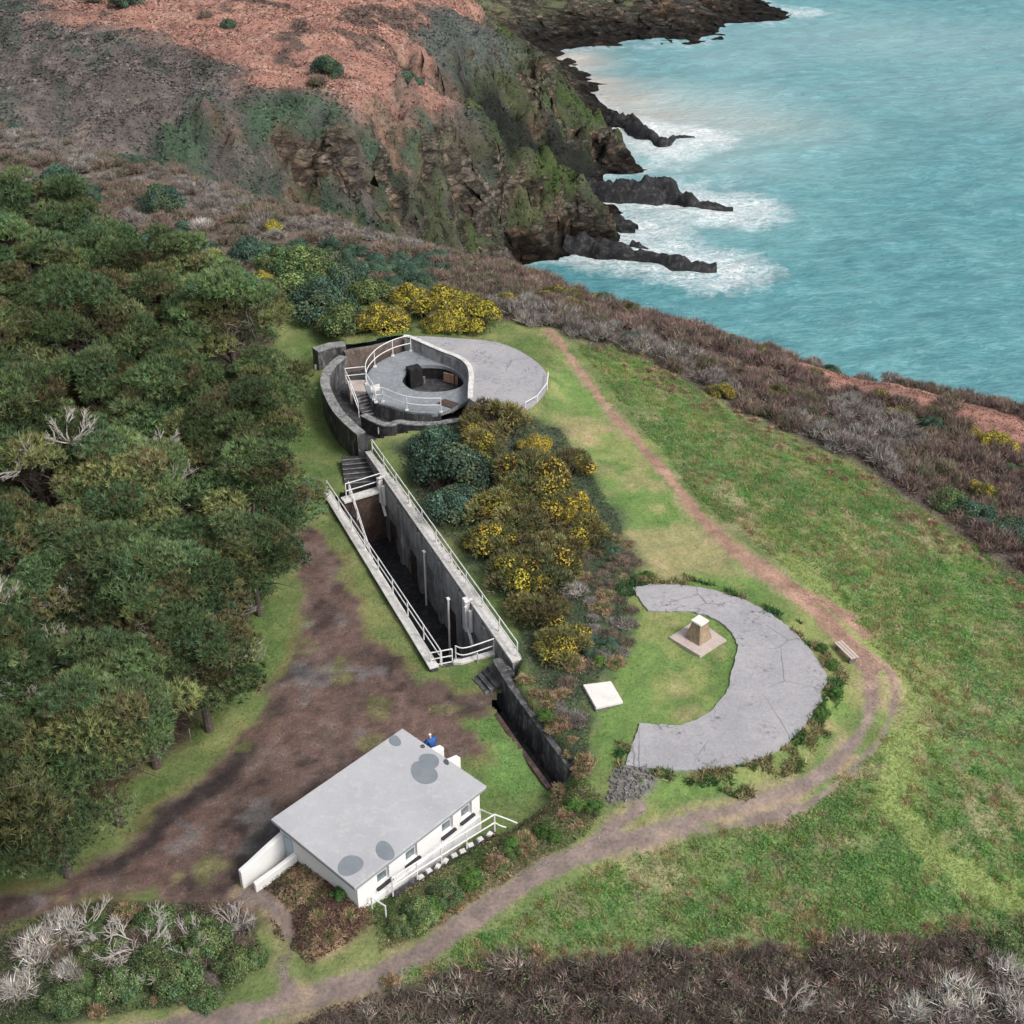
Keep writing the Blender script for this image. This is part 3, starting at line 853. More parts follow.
def znear(x, y):
    z = zraw(x, y)
    rough = smooth(-1, 1, -sdist(x, y, yard))
    k = smooth(-1.2, .0, sdist(x, y, _cres)); z = z * (1 - k) + 1.86 * k
    rough = rough * (1 - k)
    k = smooth(-2.2, .0, sdist(x, y, _apr)); z = z * (1 - k) + 2.88 * k
    rough = rough * (1 - k)
    return z + (fbm(x, y, 1.4, 3, 21) - .5) * .22 * (.3 + .7 * rough) + (fbm(x, y, 5, 3, 22) - .5) * .25 * rough


STEP = .3
xs = np.arange(-72, 72.01, STEP); ys = np.arange(27, 185.01, STEP)
X, Y, Z = grid(xs, ys, znear)
ncol, ymask, pmask = near_color(X, Y, Z)
F = grid_faces(len(xs), len(ys))
fx = X.ravel()[F].mean(1); fy = Y.ravel()[F].mean(1)
keep = np.ones(len(F), bool)
for h in HOLES:
    keep &= ~inpoly(fx, fy, h)
# only what lies within reach of the view
keep &= (np.abs(fx) < 14 + fy * .5)
fy_ = ymask.ravel()[F].mean(1) > .5; fp_ = pmask.ravel()[F].mean(1) > .5
V = np.stack([X.ravel(), Y.ravel(), Z.ravel()], 1)


def sub_mesh(name, sel, mat):
    f = F[sel]
    u, inv = np.unique(f.ravel(), return_inverse=True)
    me = np_mesh(name, V[u], inv.reshape(f.shape), ncol.reshape(-1, 3)[u], True)
    return struct(link(name, me, mat))


sub_mesh('ground', keep & ~fy_ & ~fp_, M['ground'])
sub_mesh('dirt_yard', keep & fy_ & ~fp_, M['ground'])
sub_mesh('footpath', keep & fp_, M['ground'])

# ------------------------------------------------------------------ far slope, cliffs and headland
def gpoly(l):
    return [tuple(GF(a, b)[:2]) for a, b in l]


ROCKP = [gpoly(l) for l in ([(205, 140), (238, 140), (250, 172), (215, 180)], [(285, 145), (345, 150), (372, 185), (380, 215), (320, 200), (295, 185)], [(440, 160), (480, 160), (512, 205), (512, 250), (470, 245), (445, 210)], [(500, 95), (545, 90), (590, 135), (580, 160), (535, 130)])]
GREENP = [gpoly(l) for l in ([(345, 112), (395, 128), (448, 140), (440, 180), (420, 225), (385, 215), (352, 160)], [(150, 120), (215, 130), (250, 170), (200, 185), (150, 165)], [(240, 105), (345, 112), (352, 150), (290, 148), (250, 150)], [(490, 150), (545, 178), (590, 222), (560, 240), (510, 200)])]
GREYP = [gpoly(l) for l in ([(415, 30), (440, 22), (500, 40), (545, 66), (560, 88), (520, 90), (470, 80), (440, 105)],)]
SHADEP = [gpoly(l) for l in ([(466, 90), (500, 100), (545, 128), (580, 152), (604, 167), (572, 176), (528, 158), (486, 134)],)]  # gully between the promontories: its shade is painted as near-black colour
bracken_far = [tuple(GF(a, b)[:2]) for a, b in [(60, 12), (100, 22), (170, 42), (205, 58), (270, 98), (330, 88), (385, 124), (450, 122), (456, 100), (415, 50), (430, 22), (475, 12), (520, 40), (500, 8), (430, -20), (300, -40), (120, -20)]]
sand_c = P(575, 62, SEA)


def zfar(x, y):
    z = _zl(x, y)
    e = .8
    sl = np.hypot(_zl(x + e, y) - z, _zl(x, y + e) - z) / e
    k = smooth(.5, 1.1, sl) * smooth(SEA - 3, SEA + 3, z)
    ridged = 1 - 2 * np.abs(fbm(x, y * .6, 13, 5, 31) - .5)
    r2 = 1 - 2 * np.abs(fbm(x, y, 4.5, 4, 32) - .5)
    z = z + k * ((ridged - .62) * 9 + (r2 - .6) * 3.0)
    z = z + (fbm(x, y, 7, 4, 33) - .5) * 1.6 + (fbm(x, y, 2.4, 3, 34) - .5) * .9 + k * (fbm(x, y, 1.6, 2, 35) - .5) * 2.2
    return z


rockmask = [None]


def far_color(x, y, z):
    e = 1.0
    gx = np.gradient(z, axis=1); gy = np.gradient(z, axis=0)
    st = .8
    sl = np.hypot(gx, gy) / st
    fst = fbm(x * 2.6 + y * .9, y * .7 - x * .25, 9, 5, 48)
    f1 = fbm(x, y, 22, 4, 41); f2 = fbm(x, y, 6, 5, 42); f3 = fbm(x, y, 2.2, 4, 43)

    def lay(c, col, a):
        a = np.clip(a, 0, 1)[..., None]
        return c * (1 - a) + np.asarray(col) * a
    sh = np.shape(x) + (3,)
    c = np.broadcast_to(np.array([.15, .13, .125]), sh).copy()
    c = lay(c, (.105, .12, .105), smooth(.4, .62, fst)); c = lay(c, (.24, .205, .19), smooth(.55, .75, f3) * .7); c = lay(c, (.06, .06, .052), smooth(.6, .72, f2 * .5 + fst * .5) * .7)
    low_ = smooth(-9, -20, z)
    c = lay(c, (.055, .085, .06), low_ * smooth(.40, .55, f1 * .5 + fst * .5)); c = lay(c, (.13, .125, .06), low_ * smooth(.58, .72, f2) * .6)
    b = smooth(-5, 3, sdist(x, y, bracken_far) + 14 * (fbm(x, y, 10, 4, 44) - .5))
    bc = np.broadcast_to(np.array([.44, .245, .195]), sh).copy()
    bc = lay(bc, (.36, .2, .165), smooth(.45, .65, f2)); bc = lay(bc, (.54, .36, .29), smooth(.6, .75, f3) * .6); bc = lay(bc, (.1, .085, .075), smooth(.66, .76, fbm(x, y, 8, 4, 47)) * .8)
    c = lay(c, bc, b)
    w2 = 10 * (fbm(x, y, 7, 4, 49) - .5)
    for pl in GREYP:
        c = lay(c, np.array([.11, .125, .115]) * (1 + .9 * (fst[..., None] - .5)), smooth(-3, 3, sdist(x, y, pl) + w2))
    for pl in GREENP:
        c = lay(c, np.array([.075, .12, .08]) * (1 + 1.2 * (fst[..., None] - .5)), smooth(-3, 3, sdist(x, y, pl) + w2) * smooth(.28, .5, f3 + .1))
    # bare rock where it is steepest and in the surveyed outcrops
    rk = smooth(2.1, 3.1, sl + 1.1 * (f2 - .5)) * smooth(-6, -10, z) * .8
    for pl in ROCKP:
        rk = np.maximum(rk, smooth(-2, 2, sdist(x, y, pl) + w2) * smooth(.3, .5, f2 + .12))
    rc = np.broadcast_to(np.array([.105, .09, .078]), sh).copy()
    rc = lay(rc, (.045, .04, .038), smooth(.45, .62, f3)); rc = lay(rc, (.27, .2, .155), smooth(.55, .7, f2) * .8); rc = lay(rc, (.24, .12, .085), smooth(.62, .76, f1) * .7); rc = lay(rc, (.17, .15, .06), smooth(.62, .72, fbm(x, y, 3.5, 4, 45)) * .6)
    c = lay(c, rc, rk)
    veg = smooth(-13, -22, z) * (x > P(430, 150, -25)[0])
    c = lay(c, np.array([.085, .098, .05]) * (1 + .9 * (f3[..., None] - .5)), veg * (1 - rk) * smooth(.25, .45, f2) * .85)
    gr = smooth(.55, .68, fbm(x, y, 12, 4, 46)) * smooth(SEA + 6, SEA + 10, z) * (z < -12)
    c = lay(c, (.07, .11, .035), gr * .75)
    # tide-blackened foot
    c = lay(c, (.022, .021, .022), smooth(SEA + 4.2, SEA + 1.6, z + 4 * (f2 - .5)))
    hl = smooth(390, 405, y)
    c = lay(c, np.array([.14, .15, .095]) * (1 + 1.3 * (f2[..., None] - .5)), hl * (1 - rk) * smooth(SEA + 4, SEA + 9, z))
    shade_k = np.zeros(np.shape(x))
    for pl in SHADEP:
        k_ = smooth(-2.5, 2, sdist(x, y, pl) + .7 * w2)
        c = lay(c, (.022, .025, .022), k_ * .95); shade_k = np.maximum(shade_k, k_)  # painted gully shade laid over the slope colour
    # sand in the inlet
    hl_ = smooth(390, 405, y)
    rk = rk * (1 - .5 * hl_)
    rockmask[0] = np.clip(rk + smooth(SEA + 9, SEA + 5, z + 5 * (f2 - .5)), 0, 1) * (1 - shade_k)
    sd = smooth(26, 8, np.hypot(x - sand_c[0], y - sand_c[1])) * smooth(SEA + 2.5, SEA + 1, z)
    c = lay(c, (.5, .4, .31), sd)
    return np.clip(c, .008, .9)


xs2 = np.arange(-200, 175.1, .8); ys2 = np.arange(184.2, 520, .8)
X2, Y2, Z2 = grid(xs2, ys2, zfar)
bl = smooth(184.5, 191, Y2); Z2 = Z2 * bl + (_zl(X2, Y2) - .25) * (1 - bl)
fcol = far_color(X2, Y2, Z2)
F2 = grid_faces(len(xs2), len(ys2))
_k = rockmask[0] * bl
_j3 = fbm(X2 * 1.2 + Z2, Y2 * .8 - Z2 * 1.3, 1.9, 2, 38) - .5
_j1 = fbm(X2 + .8 * Z2, Y2 - .9 * Z2, 5, 4, 36) - .5; _j2 = fbm(X2 - .7 * Z2, Y2 + 1.1 * Z2, 5, 4, 37) - .5
V2 = np.stack([(X2 + 4.2 * _k * _j1 + 1.5 * _k * _j3).ravel(), (Y2 + 4.2 * _k * _j2 + 1.5 * _k * _j3).ravel(), Z2.ravel()], 1)
zm = V2[F2][:, :, 2].max(1); fy2 = V2[F2][:, :, 1].mean(1); fx2 = V2[F2][:, :, 0].mean(1)
ok = zm > SEA - 5
hd = (fy2 > 372 + .25 * (fx2 - 10)) & (fx2 > -60)


def sub2(name, sel):
    f = F2[sel]; u, inv = np.unique(f.ravel(), return_inverse=True)
    return struct(link(name, np_mesh(name, V2[u], inv.reshape(f.shape), np.concatenate([fcol.reshape(-1, 3), rockmask[0].reshape(-1, 1)], 1)[u], False), M['hill']))


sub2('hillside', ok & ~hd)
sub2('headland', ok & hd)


# coarse land to the sides and behind the viewpoint
def skirt(xa, xb, ya, yb, st):
    a = np.arange(xa, xb + .1, st); b = np.arange(ya, yb + .1, st)
    Xa, Ya = np.meshgrid(a, b); Za = zraw(Xa, Ya) - .35
    ff = grid_faces(len(a), len(b))
    fxm = Xa.ravel()[ff].mean(1); fym = Ya.ravel()[ff].mean(1)
    inside = (np.abs(fxm) < 14 + fym * .5 - 4) & (np.abs(fxm) < 69) & (fym > 29) & (fym < 190)
    zmx = Za.ravel()[ff].max(1)
    ff = ff[~inside & (zmx > SEA - 5)]
    cc = np.broadcast_to(np.array([.1, .13, .05]), Xa.shape + (3,)) * (.7 + .6 * fbm(Xa, Ya, 9, 4, 51)[..., None])
    struct(link('land', np_mesh('land', np.stack([Xa.ravel(), Ya.ravel(), Za.ravel()], 1), ff, cc.reshape(-1, 3), True), M['ground']))


skirt(-260, 200, -60, 185, 2.0)

# ------------------------------------------------------------------ sea
xs3 = np.unique(np.concatenate([np.arange(-60, 240, 1.6), np.linspace(240, 2600, 60), np.linspace(-400, -60, 12)]))
ys3 = np.unique(np.concatenate([np.linspace(-200, 120, 20), np.arange(120, 560, 1.6), np.linspace(560, 4200, 70)]))
X3, Y3 = np.meshgrid(xs3, ys3)
near_w = smooth(900, 500, Y3) * smooth(400, 200, X3)
cr, sr = math.cos(R_(-14)), math.sin(R_(-14))
XR = X3 * cr - Y3 * sr; YR = X3 * sr + Y3 * cr
wav = (fbm(XR * .45, YR, 7, 3, 61) - .5) * 1.3 + (fbm(XR * .6, YR, 2.9, 2, 62) - .5) * .5
Z3 = SEA + wav * near_w
foam = np.zeros_like(X3); pale = np.zeros_like(X3); sand = np.zeros_like(X3)


def spot(arr, px, py, rx, ry, amt):
    q = P(px, py, SEA)
    k = np.exp(-(((X3 - q[0]) / rx) ** 2 + ((Y3 - q[1]) / ry) ** 2))
    np.maximum(arr, amt * k, out=arr)


# shore-hugging surf
depth = _zl(np.clip(X3, -200, 190), np.clip(Y3, 150, 540)) - SEA
foam = np.maximum(foam, .42 * smooth(-3.2, -.2, depth) * (Y3 > 200))
for _l, _r in ROCKS:
    _d, _i, _t = seg_dist(X3, Y3, [P(a, b, SEA)[:2] for a, b, _w, _h in _r])
    foam = np.maximum(foam, .66 * smooth(21, 2.5, _d - 2 * (X3 > P(660, 200, SEA)[0])))
for q in [(640, 150, 12, 10, .55), (665, 165, 14, 8, .5), (620, 172, 14, 7, .6), (600, 178, 9, 6, .55), (650, 225, 14, 10, .62), (690, 215, 16, 9, .62), (740, 215, 10, 10, .6), (655, 245, 14, 7, .62), (700, 250, 12, 7, .55), (715, 270, 10, 6, .5), (760, 210, 9, 9, .35), (680, 185, 26, 14, .42), (700, 140, 26, 20, .34), (735, 165, 20, 18, .3), (560, 262, 16, 6, .35), (600, 268, 18, 6, .33), (640, 275, 16, 6, .3), (560, 50, 12, 7, .5), (640, 48, 16, 6, .45), (700, 40, 14, 7, .5), (760, 24, 14, 8, .45), (800, 12, 18, 12, .62), (830, 10, 14, 9, .4), (820, 270, 10, 6, .26), (735, 190, 10, 12, .3), (640, 110, 18, 16, .28)]:
    spot(foam, *q)
for q in [(690, 110, 34, 34, .85), (650, 120, 26, 26, .8), (750, 130, 30, 26, .5), (730, 60, 30, 30, .35), (690, 160, 30, 20, .6), (880, 40, 80, 40, .38), (1000, 90, 80, 40, .25), (660, 210, 26, 18, .5)]:
    spot(pale, *q)
for q in [(565, 62, 14, 16, .95), (585, 85, 15, 14, .9), (610, 100, 16, 14, .75), (640, 115, 22, 14, .6), (680, 130, 24, 14, .35), (600, 120, 14, 12, .6), (740, 125, 22, 12, .3)]:
    spot(sand, *q)
sc_ = np.stack([foam.ravel(), sand.ravel(), pale.ravel()], 1)
struct(link('sea', np_mesh('sea', np.stack([X3.ravel(), Y3.ravel(), Z3.ravel()], 1), grid_faces(len(xs3), len(ys3)), sc_, True), M['sea']))

# ------------------------------------------------------------------ sky and light
SUN_EL, SUN_AZ = R_(48), R_(125)          # azimuth measured clockwise from +Y
w = bpy.data.worlds.new('World'); SC.world = w; w.use_nodes = True
nt = w.node_tree; bg = nt.nodes['Background']
sky = nt.nodes.new('ShaderNodeTexSky'); sky.sky_type = 'NISHITA'; sky.sun_disc = False
sky.sun_elevation = SUN_EL; sky.sun_rotation = SUN_AZ
sky.air_density = 1.0; sky.dust_density = 4.0; sky.ozone_density = 1.0; sky.altitude = 60
mixn = nt.nodes.new('ShaderNodeMix'); mixn.data_type = 'RGBA'; mixn.inputs[0].default_value = .55
hsv = nt.nodes.new('ShaderNodeHueSaturation'); hsv.inputs['Saturation'].default_value = .35
nt.links.new(sky.outputs[0], hsv.inputs['Color'])
nt.links.new(hsv.outputs[0], bg.inputs['Color'])
bg.inputs['Strength'].default_value = .125
sl_ = bpy.data.lights.new('sun', 'SUN'); sl_.energy = 1.5; sl_.angle = R_(17); sl_.color = (1, .965, .92)
so = bpy.data.objects.new('sun', sl_)
dirv = Vector((math.sin(SUN_AZ) * math.cos(SUN_EL), math.cos(SUN_AZ) * math.cos(SUN_EL), math.sin(SUN_EL)))
so.rotation_euler = (-dirv).to_track_quat('-Z', 'Y').to_euler(); so.location = (40, -20, 90)
COL.objects.link(so)
nt.nodes.remove(mixn)
SC.view_settings.view_transform = 'Standard'; SC.view_settings.look = 'None'
SC.view_settings.exposure = 0.55; SC.view_settings.gamma = 1.0
# ------------------------------------------------------------------ built things
def zt(x, y):
    return float(znear(np.array(x), np.array(y)))


def railing(label, feet, h=1.15, levels=(1.0, .5), mat='white', r=.042, posts=None, group=None, curve=0, plates=False, name='railing', cat='railing'):
    t = thing(name, label, cat, feet[0], group)
    idx = range(len(feet)) if posts is None else posts
    for i in idx:
        f = np.array(feet[i], float)
        p = MB().tube([f - [0, 0, .1], f + [0, 0, h]], r, 8).build('post', M[mat], t)
        if plates:
            MB().box(f + [0, 0, .05], (.26, .26, .1)).build('foot_plate', M[mat], p).location = (0, 0, 0)
            p.children[0].location = tuple(-np.array(feet[0])) if False else (0, 0, 0)
    for k, lv in enumerate(levels):
        pts = [np.array(f, float) + [0, 0, h * lv] for f in feet]
        if curve:
            pts = smooth_line(pts, curve)
        MB().tube(pts, r * .95, 8).build('top_rail' if k == 0 else 'lower_rail', M[mat], t)
    return t


# ---- white building
hb = hw(0, 0, 0)
house = thing('white_building', 'single storey white rendered building with a flat grey patched roof beside the dirt yard', 'building', hb)


def hbox(mb, u0, u1, v0, v1, z0, z1):
    c = hw((u0 + u1) / 2, (v0 + v1) / 2, (z0 + z1) / 2)
    return mb.box(c, (abs(u1 - u0), abs(v1 - v0), z1 - z0), HA)


wz0, wz1 = -.6, 2.8
mb = MB()
hbox(mb, -4.2, 4.2, -2.95, -2.65, wz0, wz1)
hbox(mb, -4.2, -3.9, -2.65, 2.65, wz0, wz1)
hbox(mb, 3.9, 4.2, -2.65, 2.65, wz0, wz1)
WIN = [-2.55, -.66, 1.85, 3.22]
WW, WZ0, WZ1 = .78, 1.52, 2.5
ed = -4.2
for wu in WIN:
    hbox(mb, ed, wu - WW / 2, 2.65, 2.95, wz0, wz1)
    hbox(mb, wu - WW / 2, wu + WW / 2, 2.65, 2.95, wz0, WZ0)
    hbox(mb, wu - WW / 2, wu + WW / 2, 2.65, 2.95, WZ1, wz1)
    ed = wu + WW / 2
hbox(mb, ed, 4.2, 2.65, 2.95, wz0, wz1)
mb.build('wall', M['render'], house)
plm = MB(); hbox(plm, -4.2, 4.2, 2.951, 3.03, wz0, .95); plm.build('plinth', M['render'], house)
for wu in WIN:
    fr = MB(); v0, v1 = 2.72, 2.78
    for a, b, c, d in ((-WW / 2, -WW / 2 + .06, WZ0, WZ1), (WW / 2 - .06, WW / 2, WZ0, WZ1), (-WW / 2 + .06, WW / 2 - .06, WZ1 - .06, WZ1), (-WW / 2 + .06, WW / 2 - .06, WZ0, WZ0 + .06), (-WW / 2 + .06, WW / 2 - .06, WZ0 + .6, WZ0 + .65)):
        hbox(fr, wu + a, wu + b, v0, v1, c, d)
    w_ = fr.build('window', M['white'], house)
    pn = MB(); hbox(pn, wu - WW / 2 + .05, wu + WW / 2 - .05, 2.735, 2.75, WZ0 + .05, WZ1 - .05)
    pn.build('pane', M['glass'], w_).location = (0, 0, 0)
    sl = MB(); hbox(sl, wu - WW / 2 - .1, wu + WW / 2 + .1, 2.79, 3.12, WZ0 - .11, WZ0 - .004)
    sl.build('sill', M['sill'], w_).location = (0, 0, 0)  # sill coloured almost black to paint the shadow under the window
for ch in house.children:
    for g in ch.children:
        g.location = (0, 0, 0)
rf = MB(); hbox(rf, -4.5, 4.5, -3.18, 3.18, 2.84, 3.0)
roof = rf.build('roof', M['roof'], house, bevel=.03)
fa = MB()
hbox(fa, -4.47, 4.47, 3.08, 3.15, 2.72, 2.838); hbox(fa, -4.47, 4.47, -3.15, -3.08, 2.72, 2.838); hbox(fa, -4.47, -4.40, -3.08, 3.08, 2.72, 2.838); hbox(fa, 4.40, 4.47, -3.08, 3.08, 2.72, 2.838)
fa.build('fascia', M['roof_edge'], house)
hp = np.array(hb)
for (u, v, r, ry, mt, sd) in ((2.95, .12, .86, .66, 'patch', 1), (3.75, -.3, .62, .48, 'patch', 2), (3.55, -2.75, .42, .32, 'patch', 3), (-2.0, 2.55, .62, .44, 'patch', 4), (-3.75, 2.0, .62, .62, 'patch', 5), (4.27, -1.35, .16, .12, 'patch_d', 6), (4.3, .42, .22, .14, 'patch_d', 7)):
    q = hw(u, v)
    zz = 3.004 if sd != 2 else 3.007
    o = MB().disc(q, r, zz, .006, wob=.07, ry=ry, yaw=HA + 1.2, seed=sd).build('roof_patch', M[mt], roof)
    o.location = (0, 0, 0)
dr = MB(); hbox(dr, -4.245, -4.203, -2.62, -1.98, .1, 2.1)
door = dr.build('door', M['door'], house)
hd_ = MB(); hbox(hd_, -4.3, -4.247, -2.1, -2.04, 1.05, 1.15); hd_.build('handle', M['steel'], door).location = (0, 0, 0)
dr = MB(); hbox(dr, 4.203, 4.245, -1.12, -.52, .05, 2.05)
door = dr.build('door', M['sill'], house); hd_ = MB(); hbox(hd_, 4.247, 4.3, -.62, -.56, 1.05, 1.15); hd_.build('handle', M['steel'], door).location = (0, 0, 0)


def wing(pts, th, z1s, z0=-.3, nm='wing_wall'):
    q = [hw(a, b) for a, b in pts]
    MB().wall(q, th, z0, z1s).build(nm, M['render'], house, bevel=.04)


wing([(-4.21, -2.85), (-5.2, -2.9), (-6.2, -3.02), (-6.75, -3.1)], .3, [2.0, 1.75, 1.35, 1.15])
wing([(-4.21, -1.82), (-5.3, -2.0), (-6.55, -2.25)], .26, [1.35, 1.05, .75])
wing([(4.21, -1.42), (5.0, -1.42), (5.75, -1.42)], .34, [2.25, 2.2, 1.95])
wing([(4.21, -.25), (5.0, -.25), (5.85, -.25)], .34, [2.2, 2.15, 1.9])

# railing and little retaining wall behind the building
rw = thing('retaining_wall', 'low dark retaining wall with whitened stones under the railing behind the white building', 'wall', RAILH[0])
MB().wall([np.array(q) for q in RAILH], .3, -.4, .82).build('wall', M['concrete_k'], rw)
sm = MB()
for i in range(9):
    t_ = (i + .5) / 9; k = t_ * (len(RAILH) - 2); a = int(k); q = np.array(RAILH[a]) * (1 - k + a) + np.array(RAILH[a + 1]) * (k - a)
    sm.box((q[0] + random.uniform(-.05, .05), q[1] + random.uniform(-.05, .05), .87), (.34, .24, .1), random.uniform(.4, 1.2), .8)
sm.build('edging', M['concrete_w'], rw)
M['concrete_p'] = weathered('pale_wall_panel', (.48, .48, .48), (.2, .2, .205), (.6, .59, .57), s1=.8, s2=2.2, amt=1, streak=True)
feet = [np.array([q[0], q[1], .84]) for q in RAILH]
railing('white two-rail metal railing running along the back of the white building', feet, 1.2)
q5 = hw(5.0, 4.55, 0); q6 = hw(5.9, 4.9, 0)
e0 = feet[0]; e1 = P(517, 823, 1.05); e2 = P(506, 826, 1.0)
er = thing('railing', 'short white rails slanting down into the bank from the corner post behind the building', 'railing', e0)
MB().tube([e0 + [0, 0, 1.2], (e0 + e1) / 2 + [0, 0, .62], e1], .04, 8).build('top_rail', M['white'], er)
MB().tube([e0 + [0, 0, .62], (e0 + e2) / 2 + [0, 0, .2], e2 - [0, 0, .1]], .036, 8).build('lower_rail', M['white'], er)
qa, qb = hw(4.25, 2.9), hw(4.1, 4.1)
railing('single white rail between the corner of the building and the railing behind it', [np.array([qa[0], qa[1], .4]), np.array([qb[0], qb[1], .9])], .9, levels=(1.0,))
qa, qb = hw(-3.6, 3.2), hw(-3.5, 4.1)
railing('short white handrail at the near corner of the white building among the brambles', [np.array([qa[0], qa[1], zt(*qa[:2])]), np.array([qb[0], qb[1], zt(*qb[:2])])], .8, levels=(1.0,))

# ---- sunken way
FZ = -4.0
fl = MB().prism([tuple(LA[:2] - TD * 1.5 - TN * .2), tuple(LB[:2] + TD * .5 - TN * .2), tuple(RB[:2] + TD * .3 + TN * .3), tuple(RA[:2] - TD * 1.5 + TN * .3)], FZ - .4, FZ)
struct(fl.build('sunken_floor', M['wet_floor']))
lw = thing('retaining_wall', 'retaining wall with a white coping along the yard side of the sunken way', 'wall', LA)
p0, p1 = LA[:2] + TN * .3, LB[:2] + TN * .3
NL = 14
lpts = [p0 + (p1 - p0) * i / NL for i in range(NL + 1)]
MB().wall(lpts, .5, FZ, .28).build('wall', M['concrete_d'], lw)
cp = MB(); cp.wall(lpts, .62, [.282 + .02 * random.random() for _ in lpts], [.40 + .03 * random.random() for _ in lpts]); cp.build('coping', M['concrete_w'], lw, bevel=.02)
rwal = thing('retaining_wall', 'tall blackened concrete wall with a white topped parapet along the sunken way', 'wall', RA)
p0, p1 = RA[:2] + TN * .3, RB[:2] + TN * .3
NR = 18
rpts = [p0 + (p1 - p0) * i / NR for i in range(NR + 1)]
zr = [1.5 - .15 * i / NR for i in range(NR + 1)]
MB().wall(rpts, .6, FZ, [z - .1 for z in zr]).build('wall', M['concrete_t'], rwal)
MB().wall(rpts, .74, [z - .098 for z in zr], [z + .04 + .02 * random.random() for z in zr]).build('coping', M['concrete_w'], rwal, bevel=.02)
face = RA[:2]                                    # inner face line of the wall: RA + TD*s
Lr = np.linalg.norm(RB[:2] - RA[:2]); TDr = (RB[:2] - RA[:2]) / Lr; TNr = np.array([-TDr[1], TDr[0]])


def onwall(s, out, z):
    q = RA[:2] + TDr * s - TNr * out
    return np.array([q[0], q[1], z])


yawr = math.atan2(TDr[1], TDr[0])
for s in (3.4, 7.6, 11.6, 15.4, 19.2, 23.0):
    MB().box(onwall(s, .08, -1.5), (.55, .2, 5.0), yawr).build('pilaster', M['concrete_t'], rwal)
for s in (5.6, 10.0, 17.4):
    d_ = MB().box(onwall(s, .03, -2.8), (1.15, .08, 2.3), yawr).build('door', M['brick_red'], rwal)  # flat dark boxes painted in place of shaded doorway recesses
for s, z, a, b in ((6.4, -.3, .9, .5), (8.9, -1.2, .5, 1.0), (9.1, -2.6, .5, .6), (13.1, -.6, .8, .6), (13.6, -2.4, .6, .9), (16.4, -1.7, .9, .5), (20.6, -1.0, .8, .7), (21.2, -2.7, 1.2, .5)):
    MB().box(onwall(s, .012, z), (a, .05, b), yawr).build('wall_panel', M['concrete_g'], rwal)
for s in (5.5, 9.6, 13.5, 17.3, 21.1):
    MB().box(onwall(s, .016, .15), (2.7, .06, 1.7), yawr).build('wall_panel', M['concrete_p'], rwal)
for s, hgt in ((3.9, 2.0), (20.6, 2.5)):
    dct = MB().box(onwall(s, .28, .55 - .2), (.5, .36, hgt), yawr).build('vent_duct', M['white'], rwal, bevel=.03)
    MB().tube([onwall(s + .55, .2, 1.0), onwall(s + .55, .2, -.7)], .14, 10).build('pipe', M['white'], rwal)
    MB().tube([onwall(s + .2, .4, 1.15), onwall(s + .2, .4, 1.5), onwall(s + .2, -.1, 1.62)], .12, 10).build('pipe', M['white'], rwal)
    MB().tube([onwall(s + .3, .3, -.6), onwall(s + 1.0, .3, -1.4)], .11, 8).build('pipe', M['white'], rwal)
bw = thing('retaining_wall', 'damp reddish end wall with a white ledge at the far end of the sunken way', 'wall', BK)
pb = [BK[:2] + TN * -.2, BK1[:2] + TN * .1]
MB().wall(pb, .4, FZ, .2).build('wall', M['brick_red'], bw)
MB().wall(pb, .75, .203, .38).build('ledge', M['concrete_w'], bw, bevel=.02)
gw = thing('retaining_wall', 'dark end wall with a white kerb under the gate of the sunken way', 'wall', GT0)
pg = [GT0[:2], (GT0[:2] + GT1[:2]) / 2 + TD * .15, GT1[:2] + TN * .3]
MB().wall(pg, .3, FZ, -.02).build('wall', M['concrete_d'], gw)
g2 = [GT0[:2] + (GT1[:2] - GT0[:2]) * .38, (GT0[:2] + GT1[:2]) / 2 + TD * .2, GT1[:2] + TN * .3]
MB().wall(g2, .4, -.018, .22).build('kerb', M['concrete_w'], gw, bevel=.02)
# end block of the tall wall
# railings of the sunken way
ft = [np.array([*(LA[:2] + TN * .3 + (p_ - 0) * TD), .40]) for p_ in np.linspace(.2, np.linalg.norm(LB[:2] - LA[:2]) - .15, 9)]
railing('long white railing on the white coping beside the dirt yard', ft, 1.1)
fr_ = [np.array([*(RA[:2] + TNr * .42 + TDr * s), 1.52 - .15 * s / Lr]) for s in np.linspace(.3, Lr - .3, 11)]
railing('long white railing on the parapet of the tall blackened wall', fr_, 1.15)
gf = [GT0 + [0, 0, 0], GT0 + (GT1 - GT0) * .18, GT0 + (GT1 - GT0) * .36]
gate = railing('small white barred gate at the near end of the sunken way', [f + np.array([0, 0, .02]) for f in gf], 1.1, levels=(1.0, .08, .52), name='gate', cat='gate')
gf2 = [GT0 + (GT1 - GT0) * .42 + [0, 0, .2], (GT0 + GT1) / 2 + [.35, -.25, .2], GT1 + [.25, .1, .2]]
railing('bowed white railing on the kerb beside the small gate', gf2, 1.1, posts=(0, 2), curve=6)
bf = [BK + [.1, .1, .1], (BK + BK1) / 2 + [0, 0, .1], BK1 + [0, .05, .1]]
railing('white railing on the ledge at the far end of the sunken way', bf, 1.25, posts=(0, 2), curve=0)
